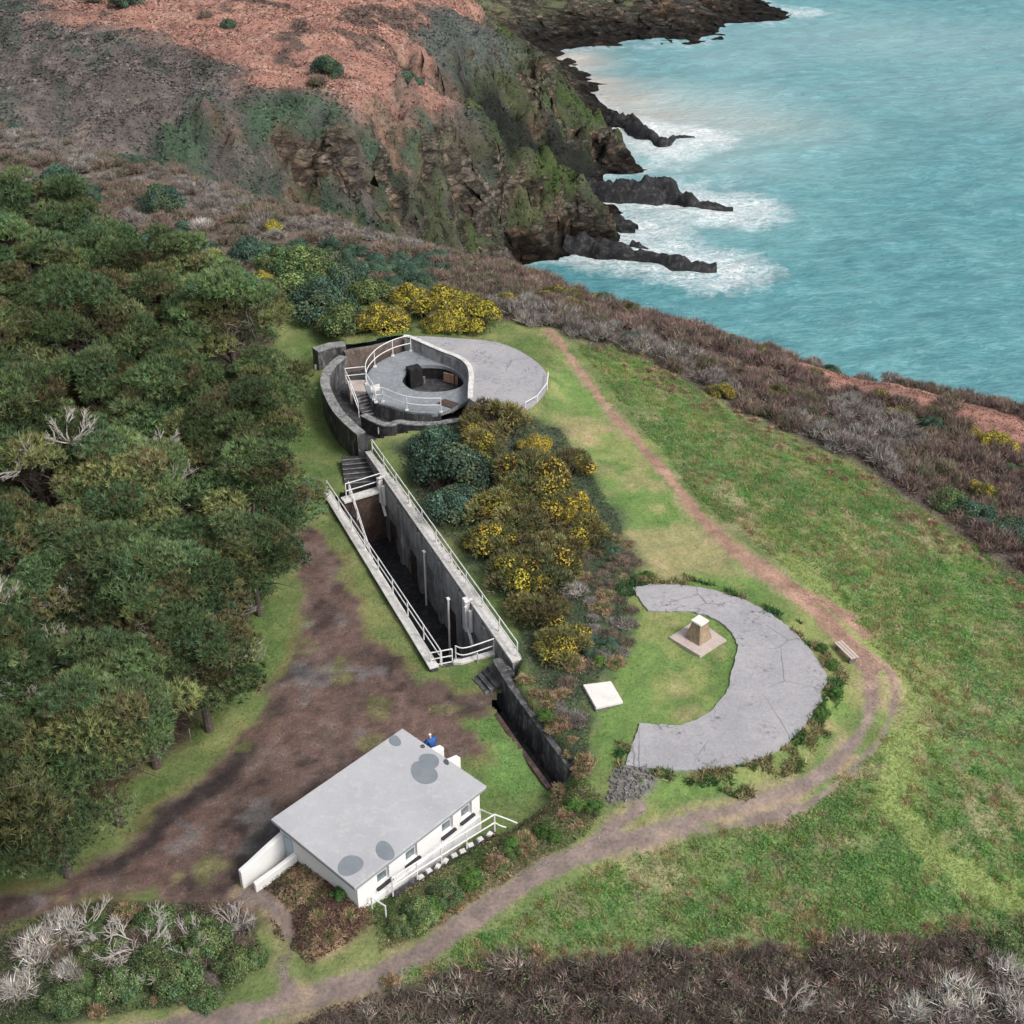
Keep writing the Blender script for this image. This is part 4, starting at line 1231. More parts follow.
# stair down the far left corner with its rail
st = thing('staircase', 'narrow dark concrete stair going down inside the yard-side wall of the sunken way', 'stairs', LA)
s0 = LA[:2] + TN * 1.15 + TD * 1.2
for i in range(15):
    q = s0 + TD * (.3 * i); zt_ = .05 - .27 * (i + 1)
    MB().box((q[0], q[1], (zt_ + FZ) / 2), (.31, 1.15, zt_ - FZ), math.atan2(TD[1], TD[0])).build('step', M['concrete_k'], st)
hr = [np.array([*(s0 + TN * .62 + TD * (.3 * i)), .05 - .27 * i]) for i in (-1, 4, 9, 14)]
railing('sloping white handrail beside the narrow stair into the sunken way', hr, 1.1, levels=(1.0, .55), name='handrail', cat='handrail')
# stair at the near end by the tall wall
st = thing('staircase', 'dark concrete stair descending along the foot of the tall wall behind the gate', 'stairs', onwall(24, 1, 0))
for i in range(14):
    q = onwall(Lr - 2.2 - .31 * i, .75, 0); zt_ = -.05 - .27 * (i + 1)
    MB().box((q[0], q[1], (zt_ + FZ) / 2), (.32, 1.1, zt_ - FZ), yawr).build('step', M['concrete_k'], st)
hr = [onwall(Lr - 2.2 - .31 * i, 1.4, -.2 - .27 * i) for i in (0, 5, 10, 14)]
railing('pale handrail sloping down beside the stair at the foot of the tall wall', hr, 1.05, levels=(1.0, .5), mat='steel', name='handrail', cat='handrail')
for s, o_, z1_, lb in ((13.2, .35, .6, 'slim white pole standing against the middle of the tall blackened wall'), (19.3, 1.0, .9, 'thicker white pole near the white duct at the near end of the sunken way')):
    b_ = onwall(s, o_, FZ)
    t = thing('pole', lb, 'pole', b_)
    MB().tube([b_, onwall(s, o_, z1_)], .07, 8).build('shaft', M['white'], t)
    MB().box(onwall(s, o_, z1_ + .04), (.26, .2, .1), yawr).build('cap', M['white'], t)

# ---- drain cut and its retaining wall
dw = thing('retaining_wall', 'dark grey retaining wall above the narrow drain beside the grass plot', 'wall', SLW[0])
dpts = [SLW[0][:2] - TD * 2.6 + TN * .15] + [q[:2] for q in SLW] + [SLW[2][:2] + TD * .6 + TN * .3]
MB().wall(dpts, .4, -1.7, [1.2, 1.15, 1.1, 1.05, .9]).build('wall', M['concrete_d'], dw)
MB().wall(dpts, .46, [1.203, 1.153, 1.103, 1.053, .903], [1.3, 1.25, 1.2, 1.14, .98]).build('coping', M['concrete_d'], dw)
kb = thing('kerb_wall', 'low stained kerb on the grass side of the narrow drain', 'wall', slot_l[0].tolist() + [0])
MB().wall(slot_l, .3, -1.7, [.06, .05, .1]).build('wall', M['brick_red'], kb)
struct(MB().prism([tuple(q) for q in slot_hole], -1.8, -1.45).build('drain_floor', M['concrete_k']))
st = thing('staircase', 'flight of worn dark steps at the head of the narrow drain', 'stairs', P(490, 683, 0))
a0, a1 = P(479, 690, .05)[:2], P(508, 679, .05)[:2]
for i in range(6):
    q = a0 + (a1 - a0) * (i + .5) / 6; z1_ = .1 + .16 * i
    MB().box((q[0], q[1] + .3, z1_ - .12), (np.linalg.norm(a1 - a0) / 6 + .03, 1.7, .26), math.atan2(*(a1 - a0)[::-1])).build('step', M['concrete_d'], st)

# ---- gun position by the cliff
PF, PAS, AP, OW = 1.95, .6, 3.05, 2.8
from mathutils.geometry import tessellate_polygon


def ringed(mb, outer, inner, z0, z1):
    o = [Vector((q[0], q[1], 0)) for q in outer]; i_ = [Vector((q[0], q[1], 0)) for q in inner]
    tr = tessellate_polygon([o, i_]); al = o + i_
    vs = [(v.x, v.y, z1) for v in al]
    fs = []
    for t in tr:
        a, b, c = [al[k] for k in t]
        fs.append(t if (b - a).cross(c - a).z > 0 else t[::-1])
    mb.add(vs, fs)
    for loop, sgn in ((outer, 1), (inner, -1)):
        n = len(loop)
        ar = sum(loop[k][0] * loop[(k + 1) % n][1] - loop[(k + 1) % n][0] * loop[k][1] for k in range(n))
        L = loop if ar * sgn > 0 else list(reversed(loop))
        mb.add([(q[0], q[1], z0) for q in L] + [(q[0], q[1], z1) for q in L], [(k, (k + 1) % n, n + (k + 1) % n, n + k) for k in range(n)])
    return mb


def pp(l, z):
    return [P(a, b, z)[:2] for a, b in l]


gun1 = thing('gun_emplacement', 'round concrete gun emplacement with a sunken pit and pale apron above the cliffs', 'emplacement', (EC[0], EC[1], AP))
wtop = smooth_line(pp([(404, 336.5), (412, 338), (428, 345), (444, 352), (457, 357), (466, 363), (470, 371), (470, 385), (470, 398)], AP), 4)
outer = smooth_line(pp([(470, 399), (486, 409), (505, 412), (524, 409), (536, 402), (545, 391), (548, 379), (541, 366), (525, 354), (506, 345), (486, 340.5), (455, 338), (430, 336.5), (404, 335.5)], AP), 4)
ap = MB().prism([tuple(q) for q in wtop] + [tuple(q) for q in outer], 1.4, AP).build('apron', M['apron'], gun1)
# dark lining of the pit wall, 5 cm inside the apron edge
lin = [q + (np.array([-4.5, 92.5]) - q) / np.linalg.norm(np.array([-4.5, 92.5]) - q) * .12 for q in wtop]
MB().wall(lin, .2, PF - .3, AP - .12).build('pit_wall', M['concrete_t'], gun1)
MB().wall([q + (q - np.array([-4.5, 92.5])) / np.linalg.norm(np.array([-4.5, 92.5]) - q) * .1 for q in wtop], .42, AP + .004, AP + .07).build('rim', M['concrete_w'], gun1)
pf_out = [tuple(q) for q in smooth_line(pp([(441, 412.5), (425, 413), (407, 411), (390, 406), (376, 402), (368, 394), (365, 384), (367, 375), (374, 366), (383, 360), (393, 355.5), (411, 350), (430, 353), (447, 359), (460, 367), (472, 380), (474, 394), (462, 404)], PF), 4, True)]
hole = [tuple(q) for q in smooth_line(pp([(402, 379), (405, 385), (412, 389.5), (423, 391.5), (442, 391.5), (458, 388), (464, 382), (458, 373), (445, 366.5), (430, 365), (418, 366), (407, 371)], PF), 4, True)]
ringed(MB(), pf_out, hole, PF - .3, PF).build('pit_floor', M['concrete_m'], gun1)
hc = np.mean(np.array(hole), 0)
hin = [tuple(hc + (np.array(q) - hc) * 1.02) for q in hole]
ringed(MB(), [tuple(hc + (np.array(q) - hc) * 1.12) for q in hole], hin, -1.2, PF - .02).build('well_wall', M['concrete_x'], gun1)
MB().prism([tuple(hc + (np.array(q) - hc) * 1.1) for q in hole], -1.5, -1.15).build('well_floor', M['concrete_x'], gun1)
pq = P(414, 371, PF)
MB().box((pq[0], pq[1], .9), (1.15, .9, 2.9), .5).build('pedestal', M['concrete_x'], gun1, bevel=.05)
for a, b, wd in ((449, 377.5, 1.0), (459, 380, .7)):
    q = P(a, b, 1.2)
    MB().box((q[0], q[1], 1.15), (wd, .12, .85), -.45).build('rusty_plate', M['rust'], gun1)
q = P(424, 379, 1.0); MB().tube([(q[0], q[1], -.3), (q[0], q[1], 1.2)], .12, 8).build('bollard', M['concrete_g'], gun1)
# ledge stub in front right, tread block
q = P(448, 404, PF); MB().box((q[0], q[1], PF - .2), (1.5, 1.0, .5), -.6).build('ramp', M['brick_red'], gun1)

ow = thing('blast_wall', 'curved blackened blast wall with a lichen grey top round the gun emplacement', 'wall', P(324, 381, 0))
owp = smooth_line(pp([(361, 433), (351, 424.5), (338, 411), (328.5, 394), (325, 382), (327, 372), (334, 363), (343, 356)], OW), 4)
MB().wall(owp, .68, -.4, OW - .1).build('wall', M['concrete_d'], ow)
MB().wall(owp, .76, OW - .098, [OW + .03 * random.random() for _ in owp]).build('coping', M['concrete_g'], ow)
bl_ = thing('blast_wall', 'short straight blackened wall standing beyond the end of the curved wall', 'wall', P(330, 365, 0))
blp = pp([(315, 349.5), (330, 345), (345, 343.5)], 2.3)
MB().wall(blp, 1.0, -.4, 2.2).build('wall', M['concrete_d'], bl_)
MB().wall(blp, 1.06, 2.203, 2.3).build('coping', M['concrete_g'], bl_)
fw = thing('retaining_wall', 'low black wall with a pale uneven top in front of the gun emplacement', 'wall', P(400, 440, .5))
fwp = smooth_line(pp([(363, 414), (372, 419), (381, 423), (391, 424), (398, 421.5), (414, 423), (437, 423), (447, 421), (468, 418), (486, 412)], 1.95), 3)
MB().wall(fwp, .5, -.2, 1.85).build('wall', M['concrete_k'], fw)
MB().wall(fwp, .58, 1.853, [1.93 + .04 * random.random() for _ in fwp]).build('coping', M['concrete_g'], fw)
# passage floor and the platform's own front
struct(MB().prism([tuple(q) for q in e1_out], -.8, PAS).build('passage_floor', M['concrete_k']))
MB().wall(smooth_line(pp([(441, 412), (425, 412.5), (407, 410.5), (390, 405.5), (377, 401.5), (369, 393), (366, 384), (368, 376), (374.5, 367)], PF), 3), .3, PAS - .1, PF - .12, side=0).build('platform_wall', M['concrete_d'], gun1)
inw = thing('retaining_wall', 'stained inner wall on the far side of the curved passage', 'wall', P(380, 350, 1))
MB().wall(pp([(344, 351), (352, 349), (372, 346), (392, 341), (408, 338)], 2.6), .5, 0, 2.55).build('wall', M['rust_d'], inw)
# stairs
st = thing('staircase', 'dark concrete steps climbing between the white rails to the gun emplacement', 'stairs', P(365, 410, PAS))
a0, a1 = P(371, 416, PAS)[:2], P(360, 393, PF - .1)[:2]
yw = math.atan2(*(a1 - a0)[::-1])
for i in range(7):
    q = a0 + (a1 - a0) * (i + .5) / 7; z1_ = PAS + (PF - .1 - PAS) * (i + 1) / 7
    MB().box((q[0], q[1], (z1_ + .3) / 2), (np.linalg.norm(a1 - a0) / 7 * .98, 1.35, z1_ - .3), yw).build('step', M['concrete_d'], st)
    e_ = a0 + (a1 - a0) * (i + .06) / 7
    MB().box((e_[0], e_[1], z1_ + .012), (.1, 1.33, .02), yw).build('nosing', M['concrete_g'], st)
MB().prism([tuple(q) for q in pp([(350, 391), (366, 392), (367, 380), (347, 381)], PF - .1)], 0, PF - .06).build('landing', M['flag'], st)
st = thing('staircase', 'five broad black steps between the sunken way and the blast wall', 'stairs', P(358, 470, .5))
a0, a1 = P(360, 484, .2)[:2], P(356, 456, .8)[:2]
yw = math.atan2(*(a1 - a0)[::-1])
for i in range(6):
    q = a0 + (a1 - a0) * (i + .5) / 6; z1_ = .2 + .62 * (i + 1) / 6
    MB().box((q[0], q[1], z1_ / 2 - .4), (np.linalg.norm(a1 - a0) / 6 * .97, 2.3, z1_ + .8), yw).build('step', M['concrete_k'], st)
    e_ = a0 + (a1 - a0) * (i + .08) / 6
    MB().box((e_[0], e_[1], z1_ + .012), (.1, 2.28, .02), yw).build('nosing', M['concrete_g'], st)


def pf(l, z):
    return [P(a, b, z) for a, b in l]


railing('tall curved white railing on the far left rim of the gun emplacement', pf([(411, 351), (402, 353), (393, 356), (383, 361), (375, 367), (368, 376), (366.5, 384), (368, 391), (374, 400)], PF), 1.5, posts=(0, 2, 4, 6, 8), curve=4, plates=True, levels=(1.0, .5))
railing('curved white railing along the near rim of the gun emplacement', pf([(376, 402.5), (383, 402), (394, 406.5), (407, 410.5), (423, 412.5), (441, 412.5)], PF), 1.3, posts=(0, 1, 3, 5), curve=4, plates=True, levels=(1.0, .52))
railing('white railing closing the landing beside the gun emplacement steps', pf([(366, 381), (346, 383)], PF - .1), 1.35)
railing('sloping white railing on the blast wall side of the emplacement steps', [P(346, 383, PF - .1), P(351, 394, PF - .15), P(359, 416, PAS + .1)], 1.25)
railing('low white rail bent round the seaward edge of the pale apron', [P(a, b, 2.75) for a, b in [(548, 380), (547, 391), (537, 404), (525, 411)]], .75, levels=(1.0,))
for (a, b, z, wd, hg, yw_, lb) in ((375, 388, 2.75, .85, .55, .6, 'white notice board tied to the rail at the head of the emplacement steps'), (380, 430, 1.35, .3, .62, -.1, 'small white sign fixed to the black front wall of the emplacement'), (316.5, 368, .5, .3, .7, .4, 'small white marker at the left foot of the short straight wall')):
    q = P(a, b, z)
    if lb.startswith('small white sign'):
        q = q + [0, -.1, 0]
    t = thing('sign', lb, 'sign', (q[0], q[1], z - hg / 2))
    MB().box((q[0], q[1], z), (wd, .05, hg), yw_).build('panel', M['white'], t)
    MB().box((q[0] + .05 * math.sin(yw_), q[1] + .05 * math.cos(yw_), z - .1), (wd * .8, .04, .05), yw_).build('bracket', M['steel'], t)

# ---- second gun position
cz = CZ
cpoly = []
cw = [P(a, b, cz)[:2] for a, b in crescent]
for i in range(len(cw)):
    a, b = cw[i], cw[(i + 1) % len(cw)]
    n = max(2, int(np.linalg.norm(b - a) / .25))
    for k in range(n):
        q = a + (b - a) * k / n
        cpoly.append((q[0] + random.uniform(-.05, .05), q[1] + random.uniform(-.05, .05)))
ap2 = MB().prism(cpoly, 1.3, cz).build('gun_apron', M['apron'], None, loc=(*cw[10], cz))
tag(ap2, 'crescent shaped pale concrete gun apron lying in the grass inside the path bend', 'apron')
mp = P(698, 638, 1.95)
mon = thing('monument', 'squat tapering stone pillar with a pale square cap on four flagstones', 'monument', mp)
cs = [P(a, b, 2.0)[:2] for a, b in ((669, 637), (697, 619), (727, 640), (700, 656))]
mid = sum(cs) / 4
for i in range(4):
    a = cs[i]; b = (cs[i] + cs[(i + 1) % 4]) / 2; d = (cs[i] + cs[i - 1]) / 2
    q4 = [a, b, mid, d]; c0 = sum(q4) / 4
    MB().prism([tuple(c0 + (q - c0) * .985) for q in q4], 1.6, 2.0 + .012 * (i % 2)).build('flagstone', M['flag'], mon)
ym = math.atan2(*(cs[1] - cs[0])[::-1])
MB().box((mid[0], mid[1], 2.62), (1.2, 1.2, 1.25), ym, .56).build('pillar', M['stone'], mon, bevel=.04)
MB().box((mid[0], mid[1], 3.31), (.78, .78, .12), ym).build('cap', M['white_c'], mon, bevel=.015)
sl4 = [P(a, b, 1.98) for a, b in ((583, 685), (611, 681.5), (623, 702), (596, 708))]
hat = thing('concrete_hatch', 'flat square whitish concrete slab lying in the grass left of the crescent apron', 'hatch', sl4[0])
MB().prism([tuple(q[:2]) for q in sl4], 1.4, 2.02).build('slab', M['white_c'], hat, bevel=.02)
c0 = sum(q[:2] for q in sl4) / 4
MB().prism([tuple(c0 + (q[:2] - c0) * 1.05) for q in sl4], 1.3, 1.86).build('frame', M['rubble'], hat)
# bench
b0, b1 = P(838, 642, 2.0), P(855, 660, 1.9)
bt = (b1 - b0)[:2]; bl2 = np.linalg.norm(bt); bt = bt / bl2; bn = np.array([-bt[1], bt[0]]); yb = math.atan2(bt[1], bt[0]); bc = (b0 + b1)[:2] / 2
bz = zt(*bc)
bench = thing('bench', 'weathered wooden bench facing the dirt path at its widest point', 'bench', (bc[0], bc[1], bz))
for k in (-.2, 0, .2):
    MB().box((*(bc + bn * k), bz + .46), (bl2, .17, .05), yb).build('seat_plank', M['timber'], bench, bevel=.01)
for k in (-1, 1):
    q = bc + bt * (bl2 / 2 - .22) * k
    MB().box((q[0], q[1], bz + .2), (.12, .5, .46), yb).build('leg', M['rubble'], bench)
MB().box((*bc, bz + .4), (bl2 - .5, .08, .06), yb).build('stretcher', M['timber'], bench)

# loose rubble by the apron
rub = MB()
for i in range(260):
    a, b = random.uniform(606, 654), random.uniform(766, 804)
    q = P(a, b, 1.4)
    if not inpoly(np.array(q[0]), np.array(q[1]), rubble):
        continue
    s = random.uniform(.05, .22)
    rub.box((q[0], q[1], zt(q[0], q[1]) + s * .2), (s * 1.4, s, s * .7), random.uniform(0, 3), .7)
struct(rub.build('loose_rubble', M['rubble']), 'stuff')
# ------------------------------------------------------------------ foliage builders (numpy)
def unit(v):
    return v / (np.linalg.norm(v, axis=-1, keepdims=True) + 1e-9)


def rdir(rg, n):
    return unit(rg.normal(size=(n, 3)))


def blades(c, d, ln, wd, rg):
    """thin triangles: base at c, pointing along d"""
    n = len(c)
    s = unit(np.cross(d, rdir(rg, n)))
    wd = np.broadcast_to(wd, (n,))[:, None]; ln = np.broadcast_to(ln, (n,))[:, None]
    V = np.stack([c - s * wd / 2, c + s * wd / 2, c + d * ln], 1).reshape(-1, 3)
    return V, np.arange(3 * n).reshape(n, 3)


def leaves(c, nrm, sz, rg, asp=.7):
    n = len(c)
    a = unit(np.cross(nrm, rdir(rg, n))); b = np.cross(nrm, a)
    sz = np.broadcast_to(sz, (n,))[:, None] / 2
    tip = nrm * sz * .35
    V = np.stack([c - a * sz - tip, c - b * sz * asp + tip * .5, c + a * sz - tip, c + b * sz * asp + tip * .5], 1).reshape(-1, 3)
    i = np.arange(n)[:, None] * 4
    F = np.concatenate([i + [0, 1, 2], i + [0, 2, 3]], 0)
    return V, F


class FB:
    def __init__(s):
        s.V = []; s.F = []; s.C = []; s.n = 0

    def add(s, VF, col, per):
        V, F = VF
        s.V.append(V); s.F.append(F + s.n); s.n += len(V)
        s.C.append(np.repeat(np.clip(col, .003, .95), per, 0))

    def mesh(s, name):
        return np_mesh(name, np.concatenate(s.V), np.concatenate(s.F), np.concatenate(s.C))


def shade(rg, base, n, v=.25, hue=.08):
    b = np.broadcast_to(np.asarray(base, float), (n, 3))
    return b * (1 + v * rg.normal(size=(n, 1))).clip(.35, 1.9) * (1 + hue * rg.normal(size=(n, 3)))


def dome_blobs(rg, k, R, H, rmin, rmax):
    a = rg.random(k) * 6.283; r = R * np.sqrt(rg.random(k)) * .85
    z = H * (1 - (r / R) ** 2) * (.55 + .45 * rg.random(k))
    return np.stack([r * np.cos(a), r * np.sin(a), z], 1), rmin + (rmax - rmin) * rg.random(k)


# ---- Monterey pines
NEED = [(.098, .15, .075), (.135, .185, .1), (.078, .125, .064), (.145, .162, .08), (.185, .225, .125), (.125, .117, .07), (.09, .15, .085)]


def pine_mesh(seed):
    rg = np.random.default_rng(100 + seed)
    fb = FB()
    k = 44
    B, br = dome_blobs(rg, k, 4.0, 4.4, .7, 1.4)
    B = B * np.array([1 + .2 * rg.normal(), 1, 1.0]) + [0, 0, 4.0]
    for c, r in zip(B, br):
        n = int(95 * r * r + 14)
        d = rdir(rg, n); d[:, 2] = np.where(d[:, 2] < -.25, -d[:, 2], d[:, 2])
        p = c + d * (r * (.6 + .45 * rg.random((n, 1)))) * np.array([1.12, 1.12, .5])
        base = np.array(NEED[rg.integers(len(NEED))]) * np.array([1.14, 1.1, .92]) * (.65 + .85 * rg.random())
        q = 11
        pc = np.repeat(p, q, 0); dd = unit(np.repeat(d, q, 0) * .45 + rdir(rg, n * q) * .8 + [0, 0, .6])
        tc = np.repeat(shade(rg, base, n, .3, .06), q, 0)
        fb.add(blades(pc, dd, .2 + .2 * rg.random(n * q), .06, rg), tc, 3)
    # brown inner sprays and dead twigs
    n = 420
    p = np.stack([rg.normal(0, 1.5, n).clip(-2.7, 2.7), rg.normal(0, 1.5, n).clip(-2.7, 2.7), 4.2 + 2.2 * rg.random(n)], 1)
    fb.add(blades(p, unit(rdir(rg, n) + [0, 0, .2]), .9, .05, rg), shade(rg, (.15, .125, .11), n, .3), 3)
    return fb.mesh('pine_crown'), B


def pine_trunk(seed, B):
    rg = random.Random(seed)
    m = MB()
    m.tube([(0, 0, -.5), (rg.uniform(-.1, .1), rg.uniform(-.1, .1), 2.2), (rg.uniform(-.3, .3), rg.uniform(-.3, .3), 4.4), (0, 0, 6.4)], .3, 8, .08)
    for c in B[::4]:
        z0 = rg.uniform(2.2, 4.4)
        m.tube([(0, 0, z0), tuple(np.array([0, 0, z0]) * .5 + np.array(c) * .5 + [0, 0, -.25]), tuple(c)], .11, 5, .025)
    for k in range(10):                              # bare dead limbs poking out
        a = rg.random() * 6.28; z0 = rg.uniform(3.0, 6.2); L = rg.uniform(2.6, 4.2)
        e = np.array([math.cos(a) * L, math.sin(a) * L, z0 + rg.uniform(-.2, 1.2)])
        m.tube([(0, 0, z0), tuple(e * .55 + np.array([0, 0, z0 * .45 + .2])), tuple(e)], .06, 4, .015)
    me = bpy.data.meshes.new('pine_trunk'); me.from_pydata(m.v, [], m.f); me.update(); me.materials.append(M['bark'])
    return me


PINES = []
for s in range(6):
    cm, B = pine_mesh(s); cm.materials.append(M['needles'])
    PINES.append((cm, pine_trunk(s, B)))

wood_px = [(-70, 214), (-10, 232), (60, 240), (140, 256), (208, 278), (252, 312), (276, 352), (280, 420), (286, 470), (288, 520), (260, 560), (218, 590), (200, 640), (178, 690), (128, 738), (70, 778), (10, 800), (-70, 840)]
wpoly = [tuple(P(a, b, 6.5)[:2]) for a, b in wood_px]
pts = []
EDGE = [(256, 495, 4.8), (245, 455, 4.3), (258, 385, 3.9), (215, 545, 4.2), (165, 600, 4.4), (196, 650, 4.0), (140, 685, 4.2), (100, 740, 4.0), (45, 790, 3.8), (70, 690, 4.4), (100, 590, 4.6), (40, 610, 4.4), (225, 320, 3.8), (130, 500, 4.5), (250, 540, 3.4)]
ELAB = ['broad dark pine overhanging the far end of the yard track', 'dark pine set just behind the broad pine by the yard track', 'pine standing opposite the curved blast wall across the grass strip', 'pine above the brown gap at the edge of the wood', 'green pine left of the brown gap in the wood edge', 'pine above the bleached bare bush at the wood edge', 'pine leaning over the grass verge at the bend of the yard', 'pine on the verge side of the wood, left of the yard bend', 'nearest low pine at the foot of the wood by the muddy verge', 'pine with grey bare branches one row in from the verge', 'pine with dead grey limbs deep in the near part of the wood', 'pine with pale dead branches at the left border of the photo', 'uppermost pine at the edge of the rounded green shrubs', 'tall pine in the middle of the wood left of the broad dark pine', 'small dark pine at the tip of the wood beside the yard track']
for (a, b, r) in EDGE:
    q = P(a, b, 6.0); pts.append((q[0], q[1], r))
xmin = min(q[0] for q in wpoly); xmax = max(q[0] for q in wpoly); ymin = min(q[1] for q in wpoly); ymax = max(q[1] for q in wpoly)
rr = random.Random(3)
for _ in range(6000):
    x, y = rr.uniform(xmin, xmax), rr.uniform(ymin, ymax)
    if not bool(inpoly(np.array(x), np.array(y), wpoly)):
        continue
    sp = 4.7 if y < 110 else 5.4
    if all((x - a) ** 2 + (y - b) ** 2 > sp * sp for a, b, _ in pts):
        pts.append((x, y, rr.uniform(3.6, 5.4)))
DEADW = []
for i, (x, y, r) in enumerate(pts):
    cm, tm = PINES[i % 6] if i >= len(EDGE) else PINES[(i * 5 + 1) % 6]
    t = thing('pine_tree', ELAB[i] if i < len(EDGE) else ('dark green pine inside the dense wood on the left, lower half of the photo' if y < 92 else 'dark green pine in the far upper part of the wood below the scrubby ridge'), 'tree', (x, y, zt(x, y) - .1), 'pines of the wood' )
    s = r / 4.1
    hs = s * rr.uniform(.9, 1.25)
    t.rotation_euler = (0, 0, rr.uniform(0, 6.28)); t.scale = (s, s, hs)
    link('trunk', tm, None, t); link('crown', cm, None, t)
    if (i < len(EDGE) and i in (5, 9, 10, 11, 13)) or (i >= len(EDGE) and y < 78 and rr.random() < .45):
        DEADW.append((t, rr.uniform(0, 6.28), rr.uniform(3.2, 3.9)))


# ---- bushes
def bush_mesh(name, seed, cols, R=1.0, H=.85, k=16, per=120, lsz=.15, spiky=False, r0=.28, r1=.5, spread=.25):
    rg = np.random.default_rng(300 + seed); fb = FB()
    B, br = dome_blobs(rg, k, R, H, r0 * R, r1 * R)
    for c, r in zip(B, br):
        n = per
        d = rdir(rg, n); d[:, 2] = np.where(d[:, 2] < -.35, -d[:, 2], d[:, 2])
        p = c + d * r * (.72 + .36 * rg.random((n, 1)))
        base = np.array(cols[rg.integers(len(cols))]) * (.8 + .45 * rg.random())
        if spiky:
            q = 3
            fb.add(blades(np.repeat(p, q, 0), unit(np.repeat(d, q, 0) + rdir(rg, n * q) * .7 + [0, 0, .2]), lsz * (1 + .6 * rg.random(n * q)), lsz * .3, rg), np.repeat(shade(rg, base, n, spread), q, 0), 3)
        else:
            fb.add(leaves(p, unit(d + rdir(rg, n) * .6), lsz * (.7 + .6 * rg.random(n)), rg), shade(rg, base, n, spread), 4)
    n = 260                                           # stems
    p = np.stack([rg.normal(0, .3 * R, n), rg.normal(0, .3 * R, n), np.zeros(n)], 1)
    fb.add(blades(p, unit(np.stack([rg.normal(0, .5, n), rg.normal(0, .5, n), np.ones(n)], 1)), H * .8, .035, rg), shade(rg, (.07, .055, .045), n), 3)
    return fb.mesh(name), B, br


def blossom_mesh(seed, B, br, dens, n_per=170, topz=.1):
    rg = np.random.default_rng(700 + seed); fb = FB()
    any_ = False
    for c, r in zip(B, br):
        if rg.random() > dens:
            continue
        n = int(1.5 * n_per * (.5 + rg.random())); d = rdir(rg, n); d[:, 2] = np.abs(d[:, 2])
        p = c + d * r * (1.0 + .16 * rg.random((n, 1)))
        fb.add(leaves(p, unit(d + rdir(rg, n) * .5), .078 * (.7 + .7 * rg.random(n)), rg), shade(rg, (.57, .46, .07), n, .22, .05), 4); any_ = True
    if not any_:
        return blossom_mesh(seed + 17, B, br, 1.0, n_per)
    return fb.mesh('blossom')


def twig_mesh(name, seed, cols, R=1.0, H=.9, n=900, ln=.42, wd=.035, leafc=None, nl=0, up=.55):
    """leafless bush: fans of fine twigs spread over a low dome"""
    rg = np.random.default_rng(500 + seed); fb = FB()
    k = 22
    B, br = dome_blobs(rg, k, R, H * .75, .25, .42)
    for c, r in zip(B, br):
        m = n // k
        d = rdir(rg, m); d[:, 2] = np.abs(d[:, 2])
        p = c + d * r * (.3 + .7 * rg.random((m, 1)))
        base = np.array(cols[rg.integers(len(cols))]) * (.75 + .5 * rg.random())
        fb.add(blades(p, unit(d * .6 + rdir(rg, m) * .7 + [0, 0, up]), ln * (.6 + .8 * rg.random(m)), wd * (.7 + .6 * rg.random(m)), rg), shade(rg, base, m, .28), 3)
    m = 200
    p = np.stack([rg.normal(0, .25, m), rg.normal(0, .25, m), np.zeros(m)], 1)
    fb.add(blades(p, unit(np.stack([rg.normal(0, .6, m), rg.normal(0, .6, m), np.ones(m)], 1)), H * .9, .04, rg), shade(rg, (.06, .048, .042), m), 3)
    if nl:
        d = rdir(rg, nl); d[:, 2] = np.abs(d[:, 2])
        p = d * np.array([R, R, H]) * (.6 + .4 * rg.random((nl, 1)))
        fb.add(leaves(p, unit(d + rdir(rg, nl) * .6), .1 * (.7 + .8 * rg.random(nl)), rg), shade(rg, leafc, nl, .3), 4)
    return fb.mesh(name)


def bare_mesh(seed, R=1.3):
    """bleached dead bush: forking limbs"""
    rg = random.Random(900 + seed); m = MB()

    def grow(p, d, L, r, lev):
        q = p + d * L
        mid = p + d * L * .5 + np.array([rg.uniform(-1, 1), rg.uniform(-1, 1), rg.uniform(-.5, .8)]) * L * .1
        m.tube([tuple(p), tuple(mid), tuple(q)], r, 4, r * .6)
        if lev == 0:
            return
        for _ in range(3 if lev > 1 else 4):
            nd = np.array(d) + np.array([rg.uniform(-1, 1), rg.uniform(-1, 1), rg.uniform(-.35, .75)]) * .75
            grow(q if rg.random() < .6 else mid, nd / np.linalg.norm(nd), L * rg.uniform(.55, .85), r * .6, lev - 1)
    for i in range(6):
        a = i * 1.05 + rg.uniform(-.3, .3)
        d = np.array([math.cos(a), math.sin(a), rg.uniform(.35, 1.0)]); d /= np.linalg.norm(d)
        grow(np.array([0, 0, 0.0]), d, R * .42, .034, 3)
    me = bpy.data.meshes.new('limbs'); me.from_pydata(m.v, [], m.f); me.update(); me.materials.append(M['bleached'])
    return me


M['bleached'] = weathered('bleached_branches', (.5, .46, .42), (.3, .27, .25), None, s1=2, s2=8)
LIB = {}


def lib(key, mk, n):
    LIB[key] = [mk(i) for i in range(n)]


def fol(me):
    me.materials.append(M['foliage']); return me


def tw(me):
    me.materials.append(M['twig']); return me


GREEN = [(.105, .175, .07), (.16, .23, .095), (.085, .145, .07), (.18, .24, .09), (.14, .17, .08)]
TEAL = [(.08, .14, .1), (.1, .175, .12), (.07, .12, .085), (.11, .15, .085)]
OLIVE = [(.19, .2, .085), (.145, .155, .075), (.25, .23, .095), (.18, .155, .08)]


def gorse(i, dens, npb=170):
    me, B, br = bush_mesh('foliage', 20 + i, OLIVE, k=20, per=110, lsz=.13, spiky=True, r0=.24, r1=.42, H=.95)
    return fol(me), fol(blossom_mesh(i, B, br, dens, npb))


